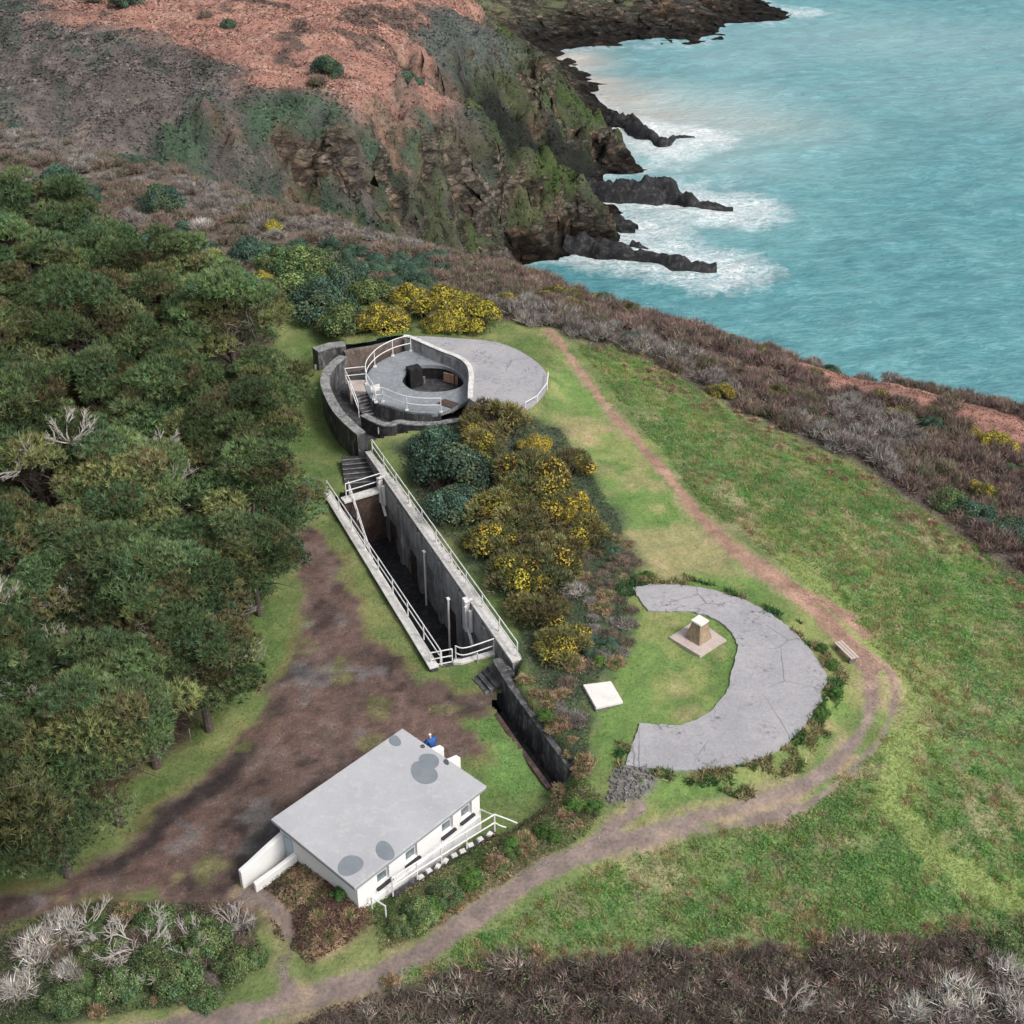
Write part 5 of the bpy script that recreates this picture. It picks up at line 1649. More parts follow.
lib('green', lambda i: (fol(bush_mesh('foliage', i, GREEN, k=22, per=400, lsz=.088, spread=.32)[0]),), 4)
lib('teal', lambda i: (fol(bush_mesh('foliage', 40 + i, TEAL, k=22, per=400, lsz=.085, H=.95, spread=.32)[0]),), 4)
lib('bright', lambda i: (fol(bush_mesh('foliage', 60 + i, [(.1, .2, .05), (.14, .23, .06), (.075, .15, .045)], k=16, per=260, lsz=.12)[0]),), 3)
lib('gorse_full', lambda i: gorse(i, 1.0), 4)
lib('gorse_some', lambda i: gorse(i + 4, .5, 105), 4)
lib('gorse_few', lambda i: gorse(i + 8, .12), 3)
lib('brown', lambda i: (tw(twig_mesh('twigs', i, [(.22, .15, .13), (.15, .11, .1), (.25, .165, .14), (.17, .145, .11), (.32, .26, .21)])),), 5)
lib('bramble', lambda i: (tw(twig_mesh('twigs', 10 + i, [(.15, .11, .095), (.11, .085, .075), (.2, .14, .115), (.14, .125, .1), (.3, .25, .21)], n=1300, ln=.36, wd=.03, leafc=(.1, .14, .06), nl=140)),), 5)
lib('grey', lambda i: (tw(twig_mesh('twigs', 20 + i, [(.3, .275, .25), (.21, .19, .175), (.38, .35, .31), (.16, .13, .115)], n=1100, leafc=(.1, .12, .07), nl=50)),), 4)
lib('pale', lambda i: (tw(twig_mesh('twigs', 60 + i, [(.5, .47, .42), (.38, .35, .31), (.58, .55, .5), (.26, .22, .2)], n=1200, ln=.46, leafc=(.12, .15, .08), nl=60)),), 3)
lib('tan', lambda i: (tw(twig_mesh('fronds', 30 + i, [(.36, .25, .16), (.28, .19, .12), (.42, .31, .2), (.12, .15, .05)], n=1000, ln=.4, wd=.05)),), 3)
lib('mauve', lambda i: (tw(twig_mesh('twigs', 40 + i, [(.22, .16, .135), (.16, .125, .105), (.26, .19, .15), (.145, .155, .09)], n=1000, leafc=(.12, .145, .085), nl=170)),), 5)
lib('bare', lambda i: (bare_mesh(i),), 4)
for k_, (t, a, rad) in enumerate(DEADW):
    for j in range(2):
        o = link('dead_branch', LIB['bare'][(k_ + j) % 4][0], None, t)
        a += 1.1
        o.location = (rad * .75 * math.cos(a), rad * .75 * math.sin(a), 5.6 + .5 * j); o.scale = (1.5, 1.5, 1.1); o.rotation_euler = (.3, 0, a * 2)
PARTN = {'green': ('foliage',), 'bare': ('limbs',)}
rb_ = random.Random(21)
_cnt = {}


def bush(name, label, cat, kind, x, y, r, group, hs=1.0, z=None, sink=.08):
    i = _cnt.get(kind, 0); _cnt[kind] = i + 1
    ms = LIB[kind][i % len(LIB[kind])]
    t = thing(name, label, cat, (x, y, (zt(x, y) if z is None else z) - sink * r), group)
    t.rotation_euler = (0, 0, rb_.uniform(0, 6.28)); t.scale = (r, r, r * hs)
    for me in ms:
        link(me.name.split('.')[0], me, None, t)
    return t


def at(px, py, r, z=1.0):
    """ground point under a bush whose middle is seen at (px, py)"""
    for _ in range(8):
        q = P(px, py, z + .45 * r)
        z = zt(q[0], q[1])
    return q[0], q[1]


MS = {}
SPEC = [
    # kind, name, category, group, [(px, py, r, label)]
    ('gorse_full', 'gorse_bush', 'gorse', [
        (386, 317, 1.5, 'round gorse full of yellow bloom behind the left rim railing of the gun emplacement'),
        (412, 297, 1.3, 'yellow blooming gorse at the upper left of the clump behind the emplacement'),
        (440, 305, 1.9, 'largest yellow gorse in the clump behind the emplacement apron'),
        (470, 312, 1.7, 'yellow gorse at the right end of the clump behind the emplacement apron'),
        (441, 323, 1.1, 'low yellow gorse touching the far edge of the pale apron'),
        (261, 277, 1.0, 'small bright yellow gorse at the left edge of the rounded green shrubs'),
        (294, 258, .9, 'small yellow gorse on top of the rounded green shrubs'),
        (270, 226, 1.1, 'lone yellow gorse on the brown ridge below the rocky face'),
        (534, 444, 1.15, 'small bright yellow gorse at the top right of the mound by the sunken way'),
        (574, 508, 1.35, 'yellow gorse on the right flank of the mound, next to the turf'),
        (624, 297, 1.3, 'yellow flecked gorse on the crest right above the cove'),
        (1000, 442, 1.6, 'bright yellow gorse at the right border of the photo above the scrub'),
        (968, 430, 1.0, 'small yellow gorse just left of the bright one at the right border')]),
    ('gorse_some', 'gorse_bush', 'gorse', [
        (528, 478, 2.5, 'big olive gorse dotted with yellow in the middle of the mound'),
        (505, 505, 2.0, 'olive gorse with yellow tips on the trench side of the big mound gorse'),
        (548, 500, 1.9, 'olive and yellow gorse just right of the big mound gorse'),
        (493, 540, 1.6, 'olive gorse low on the mound beside the green grass strip'),
        (545, 568, 1.9, 'gold flecked gorse on the lower mound above the bluish undergrowth'),
        (565, 640, 1.5, 'isolated olive gorse with yellow tips left of the white slab'),
        (880, 395, .9, 'small gorse at the left end of the bracken strip above the sea'),
        (760, 352, .9, 'small gorse on the crest line above the open sea'),
        (935, 412, .9, 'small gorse in the middle of the bracken strip above the sea')]),
    ('gorse_few', 'gorse_bush', 'gorse', [
        (495, 418, 2.0, 'dark olive gorse below the pale apron of the gun emplacement'),
        (585, 532, 1.5, 'low dark olive bush on the turf edge right of the mound'),
        (520, 545, 1.7, 'dull olive bush between the two flecked gorses low on the mound'),
        (538, 605, 1.5, 'dull olive bush at the foot of the mound'),
        (512, 575, 1.5, 'olive bush low on the mound beside the white railing'),
        (527, 515, 1.7, 'dull olive bush in the dip at the centre of the mound'),
        (556, 545, 1.6, 'dull olive bush on the right shoulder of the lower mound'),
        (480, 445, 1.6, 'dull olive bush between the bluish green shrubs and the pale apron'),
        (570, 460, 1.4, 'dull tan tipped bush on the upper right of the mound'),
        (815, 372, .8, 'dark little bush on the crest left of the bracken strip')]),
    ('teal', 'evergreen_shrub', 'shrub', [
        (452, 470, 2.4, 'dark bluish green shrub on the trench side of the mound'),
        (438, 445, 1.7, 'bluish green shrub at the upper left of the mound'),
        (455, 500, 1.7, 'dark green shrub low on the left of the mound by the grass strip'),
        (322, 300, 2.6, 'bluish rounded shrub nearest the emplacement among the rounded green shrubs'),
        (345, 283, 2.2, 'bluish rounded shrub at the right of the rounded green shrubs'),
        (978, 512, 1.6, 'dark green shrub in the scrub at the right border of the meadow'),
        (1014, 530, 1.6, 'dark shrub at the right border of the photo below the grey scrub'),
        (250, 250, 1.8, 'dark rounded shrub between the wood and the ridge')]),
    ('green', 'evergreen_shrub', 'shrub', [
        (296, 285, 2.7, 'largest rounded green shrub below the ridge left of the yellow clump'),
        (312, 262, 2.3, 'rounded light green shrub at the top of the shrub group'),
        (272, 296, 2.2, 'rounded green shrub at the wood side of the shrub group'),
        (278, 262, 1.9, 'rounded green shrub at the upper left of the shrub group'),
        (345, 315, 2.0, 'rounded green shrub just behind the short straight wall'),
        (370, 290, 1.7, 'green shrub between the bluish shrubs and the yellow clump'),
        (948, 500, 1.4, 'bright green shrub at the edge of the meadow and the grey scrub'),
        (155, 958, 1.15, 'green shrub in the middle of the thicket among bleached branches'),
        (205, 938, 1.1, 'green shrub at the upper right of the bleached thicket'),
        (232, 962, .95, 'dark green shrub at the right end of the bleached thicket'),
        (178, 975, 1.05, 'green shrub low in the bleached thicket near the path'),
        (118, 985, 1.05, 'green shrub at the lower left of the bleached thicket'),
        (152, 918, 1.0, 'green shrub at the yard side of the bleached thicket'),
        (90, 958, .9, 'small green shrub at the left of the bleached thicket'),
        (205, 995, .75, 'small green shrub beside the path below the bleached thicket'),
        (60, 1000, .9, 'green shrub at the lower left corner beside the pale bush'),
        (418, 912, .95, 'rounded green shrub under the near corner of the white building'),
        (400, 925, .7, 'small green shrub between the near building corner and the path'),
        (445, 893, .8, 'green shrub on the bank beneath the middle of the white railing'),
        (1012, 948, 1.0, 'green shrub in the brambles at the lower right border'),
        (255, 588, 1.3, 'dark shrub in the brown gap of the wood edge')]),
    ('bright', 'leafy_bush', 'bush', [
        (432, 905, .6, 'yellow green leafy bush on the bank by the near building corner'),
        (338, 893, .4, 'small lime green tuft in the brown garden strip by the gable'),
        (470, 880, .55, 'leafy green bush on the bank close to the path'),
        (512, 846, .6, 'leafy bush where the short railing meets the bank'),
        (545, 830, .55, 'leafy green bush on the bank just above the path'),
        (575, 805, .6, 'leafy bush at the low end of the drain wall'),
        (822, 712, .45, 'small green plants at the outer rim of the crescent apron'),
        (822, 648, .4, 'small green plant by the crescent rim behind the bench'),
        (833, 664, .45, 'green plant between the crescent and the bench'),
        (835, 692, .5, 'green plant at the outermost bulge of the crescent'),
        (648, 575, .4, 'leafy plant at the inner tip of the crescent apron'),
        (600, 660, .5, 'leafy bush in the undergrowth above the white slab')]),
    ('tan', 'dead_fern', 'fern', [
        (318, 915, .5, 'tan dead ferns in the middle of the garden strip by the gable'),
        (305, 895, .45, 'tan dead ferns near the low white wing wall'),
        (330, 935, .5, 'tan dead ferns at the path end of the garden strip'),
        (350, 915, .5, 'brown dead ferns under the gable of the white building'),
        (495, 862, .6, 'tan dead ferns on the bank under the railing corner'),
        (525, 840, .6, 'straw coloured ferns on the bank right of the railing'),
        (560, 790, .6, 'straw coloured ferns above the end of the drain'),
        (585, 760, .6, 'straw coloured ferns on top of the drain wall'),
        (560, 722, .6, 'pale dead ferns on the bank over the middle of the drain'),
        (548, 695, .55, 'pale dead ferns at the top of the drain by the undergrowth'),
        (455, 905, .5, 'tan ferns between the green bank bushes and the path')]),
    ('bare', 'bleached_bush', 'bush', [
        (140, 935, 1.8, 'largest bleached bare bush spreading over the green thicket'),
        (105, 945, 1.2, 'bleached bare bush at the left of the green thicket'),
        (232, 922, 1.1, 'grey bare bush by the fork of the little side path'),
        (160, 965, 1.0, 'bleached bare branches low in the green thicket'),
        (88, 922, 1.3, 'bleached bare bush at the yard edge of the thicket, nearest the pale shrubs'),
        (185, 945, 1.3, 'bleached bare bush between the two greenest shrubs of the thicket'),
        (128, 968, 1.2, 'bleached bare bush in the middle of the thicket towards the path'),
        (235, 610, 1.4, 'bleached bare bush at the brown gap in the wood edge'),
        (248, 650, 1.3, 'bare grey bush just below the bleached one at the wood edge'),
        (790, 1000, 1.25, 'pale forked dead bush standing in the brambles at the bottom'),
        ]),
    ('pale', 'lichen_shrub', 'shrub', [
        (32, 945, 1.1, 'cream coloured bare shrub at the left border beside the yard'),
        (62, 925, 1.0, 'pale lichen covered shrub left of the bleached thicket'),
        (15, 985, 1.0, 'pale lichen covered shrub in the lower left corner'),
        (70, 970, .8, 'pale shrub between the corner and the bleached thicket'),
        (955, 995, 1.4, 'white lichened shrub in the brambles at the lower right'),
        (912, 1010, 1.05, 'smaller pale shrub left of the white lichened one'),
        (1012, 1004, 1.1, 'pale shrub at the lower right corner'),
        (1008, 968, .9, 'small pale shrub below the green one at the right border'),
        (200, 225, 1.4, 'pale lichened shrub on the ridge above the wood'),
        (575, 590, .9, 'grey twiggy shrub in the bluish undergrowth right of the mound')]),
]
LO = {}
for kind, nm, cat, lst in SPEC:
    for px, py, r, lb in lst:
        if 400 < px < 600 and 400 < py < 660 and nm in ('gorse_bush', 'evergreen_shrub'):
            r *= 1.18
        if 230 < px < 480 and 240 < py < 330:
            r *= 1.5 if px > 375 else 1.2
        x, y = at(px, py, r)
        zz = None
        bush(nm, lb, cat, kind, x, y, r, {'gorse': 'gorse bushes', 'fern': 'dead ferns'}.get(cat, nm.replace('_', ' ') + 's'), hs=rb_.uniform(.85, 1.05), z=zz)


# ---- scrub bands, every bush on its own
def poisson(poly, sp, seed, avoid=()):
    rg = random.Random(seed); out = []
    x0 = min(q[0] for q in poly); x1 = max(q[0] for q in poly); y0 = min(q[1] for q in poly); y1 = max(q[1] for q in poly)
    cell = {}
    for _ in range(int((x1 - x0) * (y1 - y0) / (sp * sp) * 14)):
        x, y = rg.uniform(x0, x1), rg.uniform(y0, y1)
        if abs(x) > 5 + y * .44 or not bool(inpoly(np.array(x), np.array(y), poly)):
            continue
        k = (int(x // sp), int(y // sp))
        if any((x - a) ** 2 + (y - b) ** 2 < sp * sp for i in (-1, 0, 1) for j in (-1, 0, 1) for a, b in cell.get((k[0] + i, k[1] + j), ())):
            continue
        cell.setdefault(k, []).append((x, y)); out.append((x, y))
    return out


def bracken_at(x, y):
    return float(sdist(np.array(x), np.array(y), bracken)) > .3


band_r = [tuple(np.array(q) * 1.05) for q in wp([(500, 272), (540, 279), (620, 306), (800, 363), (1060, 422)], -2.5)] + wp([ (1060, 600), (960, 528), (860, 460), (780, 424), (650, 358), (590, 338), (540, 330), (500, 318)], 0)
for x, y in poisson(band_r, 1.75, 31):
    if bracken_at(x, y) and rb_.random() > .22:
        continue
    v = float(fbm(np.array(x), np.array(y), 9, 3, 71))
    if rb_.random() < .07:
        bush('gorse_bush', 'olive gorse with a little bloom in the scrub band between the meadow and the sea', 'gorse', 'gorse_few' if rb_.random() < .6 else 'gorse_some', x, y, rb_.uniform(.9, 1.4), 'gorse in the cliff scrub', rb_.uniform(.75, 1.0))
    elif rb_.random() < .06:
        bush('evergreen_shrub', 'dull green shrub in the scrub band between the meadow and the sea', 'shrub', 'teal', x, y, rb_.uniform(.9, 1.3), 'green shrubs of the cliff scrub', rb_.uniform(.7, 1.0))
    elif v > .57 and y < 122:
        bush('lichen_shrub', 'grey lichened bare shrub in the scrub band between the meadow and the sea', 'shrub', 'grey', x, y, rb_.uniform(1.0, 1.5), 'grey shrubs of the cliff scrub', rb_.uniform(.8, 1.1))
    else:
        bush('thorn_bush', 'brown leafless thorn bush in the scrub band between the meadow and the sea', 'bush', ('brown' if v < .42 else 'mauve'), x, y, rb_.uniform(1.0, 1.6), 'brown bushes of the cliff scrub', rb_.uniform(.75, 1.1))
band_l = [tuple(np.array(q) + (np.array(q) / np.linalg.norm(q) * 0 if i < 6 else 0)) for i, q in enumerate(ridge)]
band_l = [tuple(np.array(q) - (np.array(q) / np.linalg.norm(q) * 24.5 if i < 6 else 0)) for i, q in enumerate(band_l)]
for x, y in poisson(band_l, 2.15, 32):
    v = float(fbm(np.array(x), np.array(y), 11, 3, 72))
    if v < .42:
        bush('lichen_shrub', 'greyish bare shrub on the brown ridge above the wood', 'shrub', 'grey', x, y, rb_.uniform(1.0, 1.5), 'grey shrubs of the ridge', rb_.uniform(.6, .9))
    elif v > .66:
        bush('evergreen_shrub', 'dull green shrub on the brown ridge above the wood', 'shrub', 'teal', x, y, rb_.uniform(1.0, 1.6), 'green shrubs of the ridge', rb_.uniform(.6, .9))
    else:
        bush('heath_bush', 'dull brown heath bush on the ridge above the wood', 'bush', 'mauve', x, y, rb_.uniform(1.2, 1.8), 'brown bushes of the ridge', rb_.uniform(.55, .85))
band_b = wp([(330, 1030), (400, 992), (470, 975), (600, 965), (800, 958), (900, 948), (1060, 934), (1060, 1045), (300, 1045)], .3)
for x, y in poisson(band_b, 1.12, 33):
    bush('bramble_bush', 'dark brown bramble bush in the band along the bottom of the photo', 'bush', 'bramble', x, y, rb_.uniform(.65, 1.35), 'brambles along the bottom', rb_.uniform(.42, .85))


slope_ = wp([(575, 548), (628, 538), (645, 575), (632, 640), (612, 672), (590, 690), (575, 735), (552, 715), (575, 660), (592, 610)], 1.9)
sl4c = sum(q[:2] for q in sl4) / 4
for x, y in poisson(slope_, .95, 34):
    if math.hypot(x - sl4c[0], y - sl4c[1]) < 1.75 or float(sdist(np.array(x), np.array(y), cpoly)) > -.5:
        continue
    q = rb_.random()
    kd, nm, lb = (('grey', 'lichen_shrub', 'small pale twiggy shrub on the slope between the gorse mound and the crescent') if q < .3 else ('mauve', 'bramble_bush', 'small grey brown bramble on the slope between the gorse mound and the crescent') if q < .72 else ('teal', 'leafy_bush', 'small bluish leafy bush on the slope between the gorse mound and the crescent') if q < .85 else ('tan', 'dead_fern', 'small straw coloured fern on the slope between the gorse mound and the crescent'))
    bush(nm, lb, nm.split('_')[1], kd, x, y, rb_.uniform(.4, .75), nm.replace('_', ' ') + 's of the mound slope', rb_.uniform(.5, .8))
for x, y in poisson(wp([(-40, 940), (40, 925), (100, 905), (240, 908), (262, 960), (190, 1000), (60, 1024), (-40, 1030)], .2), .8, 37):
    q = rb_.random()
    kd, nm, lb = (('green', 'leafy_bush', 'small green bush filling the thicket at the lower left between path and yard') if q < .45 else ('mauve', 'bramble_bush', 'small brown bramble filling the thicket at the lower left between path and yard') if q < .75 else ('tan', 'dead_fern', 'tan dead fern filling the thicket at the lower left between path and yard') if q < .85 else ('grey', 'lichen_shrub', 'small pale twiggy shrub filling the thicket at the lower left between path and yard'))
    bush(nm, lb, nm.split('_')[1], kd, x, y, rb_.uniform(.35, .65), nm.replace('_', ' ') + 's of the thicket', rb_.uniform(.55, .9))
for poly_, sd_, lb_ in ((wp([(340, 1006), (400, 978), (470, 958), (600, 948), (800, 940), (900, 930), (1050, 914), (1050, 932), (900, 946), (800, 957), (600, 966), (470, 976), (400, 996)], .3), 38, 'tan dead fern on the border between the lower meadow and the dark brambles'), (wp([(590, 348), (650, 366), (780, 432), (860, 472), (960, 544), (1050, 612), (1050, 628), (950, 556), (850, 484), (770, 444), (640, 378)], 0), 39, 'tan dead fern on the border between the upper meadow and the cliff scrub')):
    for x, y in poisson(poly_, .95, sd_):
        if rb_.random() < .72:
            bush('dead_fern', lb_, 'fern', 'tan', x, y, rb_.uniform(.28, .6), lb_[14:] + ' (ferns)' if False else 'dead ferns ' + lb_[14:], rb_.uniform(.45, .85))
over_ = wp([(520, 676), (545, 690), (585, 742), (592, 775), (578, 785), (556, 740)], 1.4)
for x, y in poisson(over_, .85, 35):
    if math.hypot(x - sl4c[0], y - sl4c[1]) < 1.75 or float(sdist(np.array(x), np.array(y), cpoly)) > -.5:
        continue
    q = rb_.random()
    kd, nm, lb = (('tan', 'dead_fern', 'straw coloured fern on the brow of the dark drain wall') if q < .5 else ('mauve', 'bramble_bush', 'grey brown bramble on the brow of the dark drain wall') if q < .75 else ('bright', 'leafy_bush', 'green leafy bush on the brow of the dark drain wall'))
    bush(nm, lb, nm.split('_')[1], kd, x, y, rb_.uniform(.35, .6), nm.replace('_', ' ') + 's above the drain', rb_.uniform(.5, .8))
bank_ = wp([(430, 898), (520, 838), (560, 812), (600, 800), (585, 828), (500, 872), (440, 920)], .9)
for x, y in poisson(bank_, .9, 36):
    q = rb_.random()
    kd, nm, lb = (('tan', 'dead_fern', 'straw coloured fern on the bank between the white building and the path') if q < .35 else ('green', 'leafy_bush', 'small dark green bush on the bank between the white building and the path') if q < .6 else ('mauve', 'bramble_bush', 'grey brown bramble on the bank between the white building and the path') if q < .8 else ('bright', 'leafy_bush', 'small fresh green bush on the bank between the white building and the path'))
    bush(nm, lb, nm.split('_')[1], kd, x, y, rb_.uniform(.35, .6), nm.replace('_', ' ') + 's of the bank', rb_.uniform(.55, .85))


# ------------------------------------------------------------------ ground cover nobody could count
def scatter(n, poly, seed):
    rg = np.random.default_rng(seed)
    a = np.array(poly)
    x0, y0 = a.min(0); x1, y1 = a.max(0)
    x = rg.uniform(x0, x1, n); y = rg.uniform(y0, y1, n)
    k = inpoly(x, y, poly) & (np.abs(x) < 8 + y * .44) & (y > 28)
    return x[k], y[k], rg


HP = HOLES + [cpoly]
allow = wp([(-30, 845), (80, 800), (200, 715), (255, 590), (290, 530), (280, 400), (270, 330), (330, 315), (520, 300), (600, 330), (800, 420), (1060, 600), (1060, 1060), (-60, 1060), (-60, 870)], .5)
rg = np.random.default_rng(77)
x, y, rg = scatter(1000000, allow, 77)
c, ym, pm = near_color(x, y, None)
md = sdist(x, y, meadow); lw_ = sdist(x, y, lawn)
dens = np.where(md > 0, .75, .35) * np.where((lw_ > .6) & (md < 0), .45, 1)
for pl in (bank, mound, thicket, garden):
    dens = np.where(sdist(x, y, pl) > 0, .9, dens)
dens = dens * (ym < .25) * (pm < .25)
k = rg.random(len(x)) < dens
for h in HP:
    k &= ~inpoly(x, y, h)
x, y, c = x[k], y[k], c[k]; n = len(x)
z = znear(x, y)
md = sdist(x, y, meadow); tall = np.where(md > 0, 1.0, .5) * (.6 + .8 * fbm(x, y, 2.5, 3, 81))
p = np.stack([x, y, z - .02], 1)
d = unit(rdir(rg, n) * .8 + [0, 0, .75])
col = c * (1.42 + .24 * rg.normal(size=(n, 1))).clip(.6, 1.9) * (1 + .1 * rg.normal(size=(n, 3)))
st_ = rg.random(n) < .05 * (md > 0)
col[st_] = np.array([.36, .29, .17]) * (.7 + .5 * rg.random((int(st_.sum()), 1)))
fb = FB(); fb.add(blades(p, d, (.12 + .22 * rg.random(n)) * tall, .03 + .04 * rg.random(n), rg), col, 3)
struct(link('rough_grass', fb.mesh('rough_grass'), M['grass']), 'stuff')
# broad leaved ground ivy and docks in bright patches
x, y, rg = scatter(420000, meadow, 78)
v = fbm(x, y, 1.3, 4, 5); v2 = fbm(x, y, 5.5, 3, 83)
_, ym, pm = near_color(x, y, None)
k = (v > .52) & (v2 > .4) & (pm < .1) & (rg.random(len(x)) < .42) & (seg_dist(x, y, WAY)[0] > .9)
x, y = x[k], y[k]; n = len(x)
p = np.stack([x, y, znear(x, y) + .02 + .1 * rg.random(n)], 1)
fb = FB(); fb.add(leaves(p, unit(rdir(rg, n) * .45 + [0, 0, 1]), .07 + .09 * rg.random(n), rg), shade(rg, (.135, .24, .08), n, .28), 4)
struct(link('ground_ivy', fb.mesh('ground_ivy'), M['foliage']), 'stuff')
# tussocks and clumps of broad weeds that stand out of the meadow
mx = np.array(meadow)
rg = np.random.default_rng(101)
cx, cy = rg.uniform(*[f(mx[:, 0]) for f in (np.min, np.max)], 16000), rg.uniform(*[f(mx[:, 1]) for f in (np.min, np.max)], 16000)
k = inpoly(cx, cy, meadow) & (np.abs(cx) < 8 + cy * .44) & (cy > 30) & (seg_dist(cx, cy, WAY)[0] > .7) & (near_color(cx, cy, None)[2] < .1)
cx, cy = cx[k], cy[k]
kind_ = rg.random(len(cx)); zone = fbm(cx, cy, 6, 3, 102)
fb = FB(); fb2 = FB()
g_t = (kind_ < .42) & (zone > .3); g_w = (kind_ > .62) & (zone < .68)
n1 = int(g_t.sum()); m = 26
pal = np.array([(.5, .41, .22), (.58, .48, .29), (.4, .3, .17), (.33, .4, .13), (.27, .36, .11), (.42, .27, .16)])[rg.integers(0, 6, n1)]
px_ = np.repeat(cx[g_t], m) + rg.normal(0, .13, n1 * m); py_ = np.repeat(cy[g_t], m) + rg.normal(0, .13, n1 * m)
fb.add(blades(np.stack([px_, py_, znear(px_, py_) - .02], 1), unit(rdir(rg, n1 * m) * .75 + [0, 0, .7]), .2 + .26 * rg.random(n1 * m), .035 + .03 * rg.random(n1 * m), rg), np.repeat(pal, m, 0) * (1 + .22 * rg.normal(size=(n1 * m, 1))).clip(.5, 1.7), 3)
struct(link('grass_tussocks', fb.mesh('grass_tussocks'), M['grass']), 'stuff')
n2 = int(g_w.sum()); m = 34
pal = np.array([(.17, .35, .09), (.23, .4, .11), (.15, .31, .1), (.27, .38, .12)])[rg.integers(0, 4, n2)]
rr2 = np.repeat(.12 + .22 * rg.random(n2), m)
px_ = np.repeat(cx[g_w], m) + rg.normal(0, 1, n2 * m) * rr2; py_ = np.repeat(cy[g_w], m) + rg.normal(0, 1, n2 * m) * rr2
fb2.add(leaves(np.stack([px_, py_, znear(px_, py_) + .03 + .16 * rg.random(n2 * m)], 1), unit(rdir(rg, n2 * m) * .5 + [0, 0, 1]), .06 + .1 * rg.random(n2 * m), rg), np.repeat(pal, m, 0) * (1 + .2 * rg.normal(size=(n2 * m, 1))).clip(.5, 1.7), 4)
struct(link('meadow_weeds', fb2.mesh('meadow_weeds'), M['grass']), 'stuff')
# undergrowth on the mound and banks
for nm, pl, nn, cols, sz, sd in (('mound_undergrowth', mound, 42000, [(.085, .125, .095), (.12, .15, .105), (.13, .115, .095), (.075, .11, .085), (.24, .22, .17)], .12, 79), ('bank_undergrowth', bank, 26000, [(.07, .12, .04), (.1, .16, .05), (.3, .23, .14), (.13, .11, .06)], .1, 80), ('thicket_undergrowth', thicket, 30000, [(.06, .1, .045), (.09, .12, .06), (.14, .11, .09), (.2, .17, .13)], .11, 82), ('garden_undergrowth', garden, 9000, [(.1, .06, .045), (.3, .2, .12), (.09, .13, .045), (.07, .045, .035)], .1, 84), ('bramble_undergrowth', scrub_b, 60000, [(.09, .065, .058), (.07, .055, .048), (.12, .09, .075), (.09, .11, .055), (.17, .14, .11)], .1, 86), ('cliff_undergrowth', scrub_r, 50000, [(.16, .125, .115), (.12, .1, .09), (.13, .13, .08), (.22, .17, .15)], .16, 87), ('ridge_undergrowth', ridge, 50000, [(.18, .145, .125), (.13, .115, .09), (.14, .15, .09), (.25, .2, .16)], .2, 88), ('woodland_undergrowth', wood, 60000, [(.07, .05, .04), (.055, .06, .035), (.1, .07, .05)], .2, 85)):
    x, y, rg = scatter(nn, pl, sd)
    k = np.ones(len(x), bool)
    for h in HP:
        k &= ~inpoly(x, y, h)
    _, ym, pm = near_color(x, y, None); k &= pm < .2
    x, y = x[k], y[k]; n = len(x)
    ix = (fbm(x, y, 2.2, 3, sd) * len(cols) * 1.3 - .15 * len(cols) + rg.normal(0, .5, n)).astype(int).clip(0, len(cols) - 1)
    col = np.array(cols)[ix] * (1 + .3 * rg.normal(size=(n, 1))).clip(.4, 2)
    p = np.stack([x, y, znear(x, y) + .3 * rg.random(n) * fbm(x, y, 1.6, 3, 90)], 1)
    fb = FB(); fb.add(leaves(p, unit(rdir(rg, n) * .8 + [0, 0, .7]), sz * (.6 + .9 * rg.random(n)), rg, .5), col, 4)
    struct(link(nm, fb.mesh(nm), M['foliage']), 'stuff')

# ragged weeds along the outer rim of the crescent
rg = np.random.default_rng(95)
lo_, hi_ = np.array(cpoly).min(0) - 2, np.array(cpoly).max(0) + 2
x = rg.uniform(lo_[0], hi_[0], 90000); y = rg.uniform(lo_[1], hi_[1], 90000)
sd = sdist(x, y, cpoly); od = np.hypot(x - 9.6, y - 57.2)
lim = .25 + 1.5 * fbm(x, y, 2.2, 3, 96)
k = (sd < .02) & (sd > -lim) & (od > 7.3) & (fbm(x, y, .9, 2, 97) > .38)
x, y = x[k], y[k]; n = len(x)
vv = fbm(x, y, 1.5, 3, 98)
col = np.where(vv[:, None] > .56, np.array([.3, .26, .14]), np.where(vv[:, None] > .42, np.array([.11, .19, .06]), np.array([.07, .15, .055]))) * (1 + .28 * rg.normal(size=(n, 1))).clip(.5, 1.8)
fb = FB(); fb.add(blades(np.stack([x, y, znear(x, y)], 1), unit(rdir(rg, n) * .7 + [0, 0, .7]), .2 + .3 * rg.random(n), .06 + .06 * rg.random(n), rg), col, 3)
struct(link('rim_weeds', fb.mesh('rim_weeds'), M['foliage']), 'stuff')

# loose grit and crumbs of earth on the yard and the paths
x, y, rg = scatter(150000, [tuple(q) for q in yard], 99)
c, ym, pm = near_color(x, y, None)
x2, y2, _ = scatter(700000, wp([(150, 1040), (540, 870), (900, 700), (860, 600), (560, 330), (540, 330), (840, 640), (850, 720), (560, 850), (100, 1030)], .8), 100)
c2, _, pm2 = near_color(x2, y2, None)
k, k2 = (ym > .6), (pm2 > .6)
x, y, c = np.concatenate([x[k], x2[k2]]), np.concatenate([y[k], y2[k2]]), np.concatenate([c[k], c2[k2]]); n = len(x)
k = np.ones(n, bool)
for h in HP:
    k &= ~inpoly(x, y, h)
x, y, c = x[k], y[k], c[k]; n = len(x)
fb = FB(); fb.add(leaves(np.stack([x, y, znear(x, y) + .012], 1), unit(rdir(rg, n) * .35 + [0, 0, 1]), .03 + .1 * rg.random(n) ** 2.5, rg, .8), c * (1 + .36 * rg.normal(size=(n, 1))).clip(.45, 2.1) * (1 + .06 * rg.normal(size=(n, 3))), 4)
struct(link('loose_grit', fb.mesh('loose_grit'), M['twig']), 'stuff')
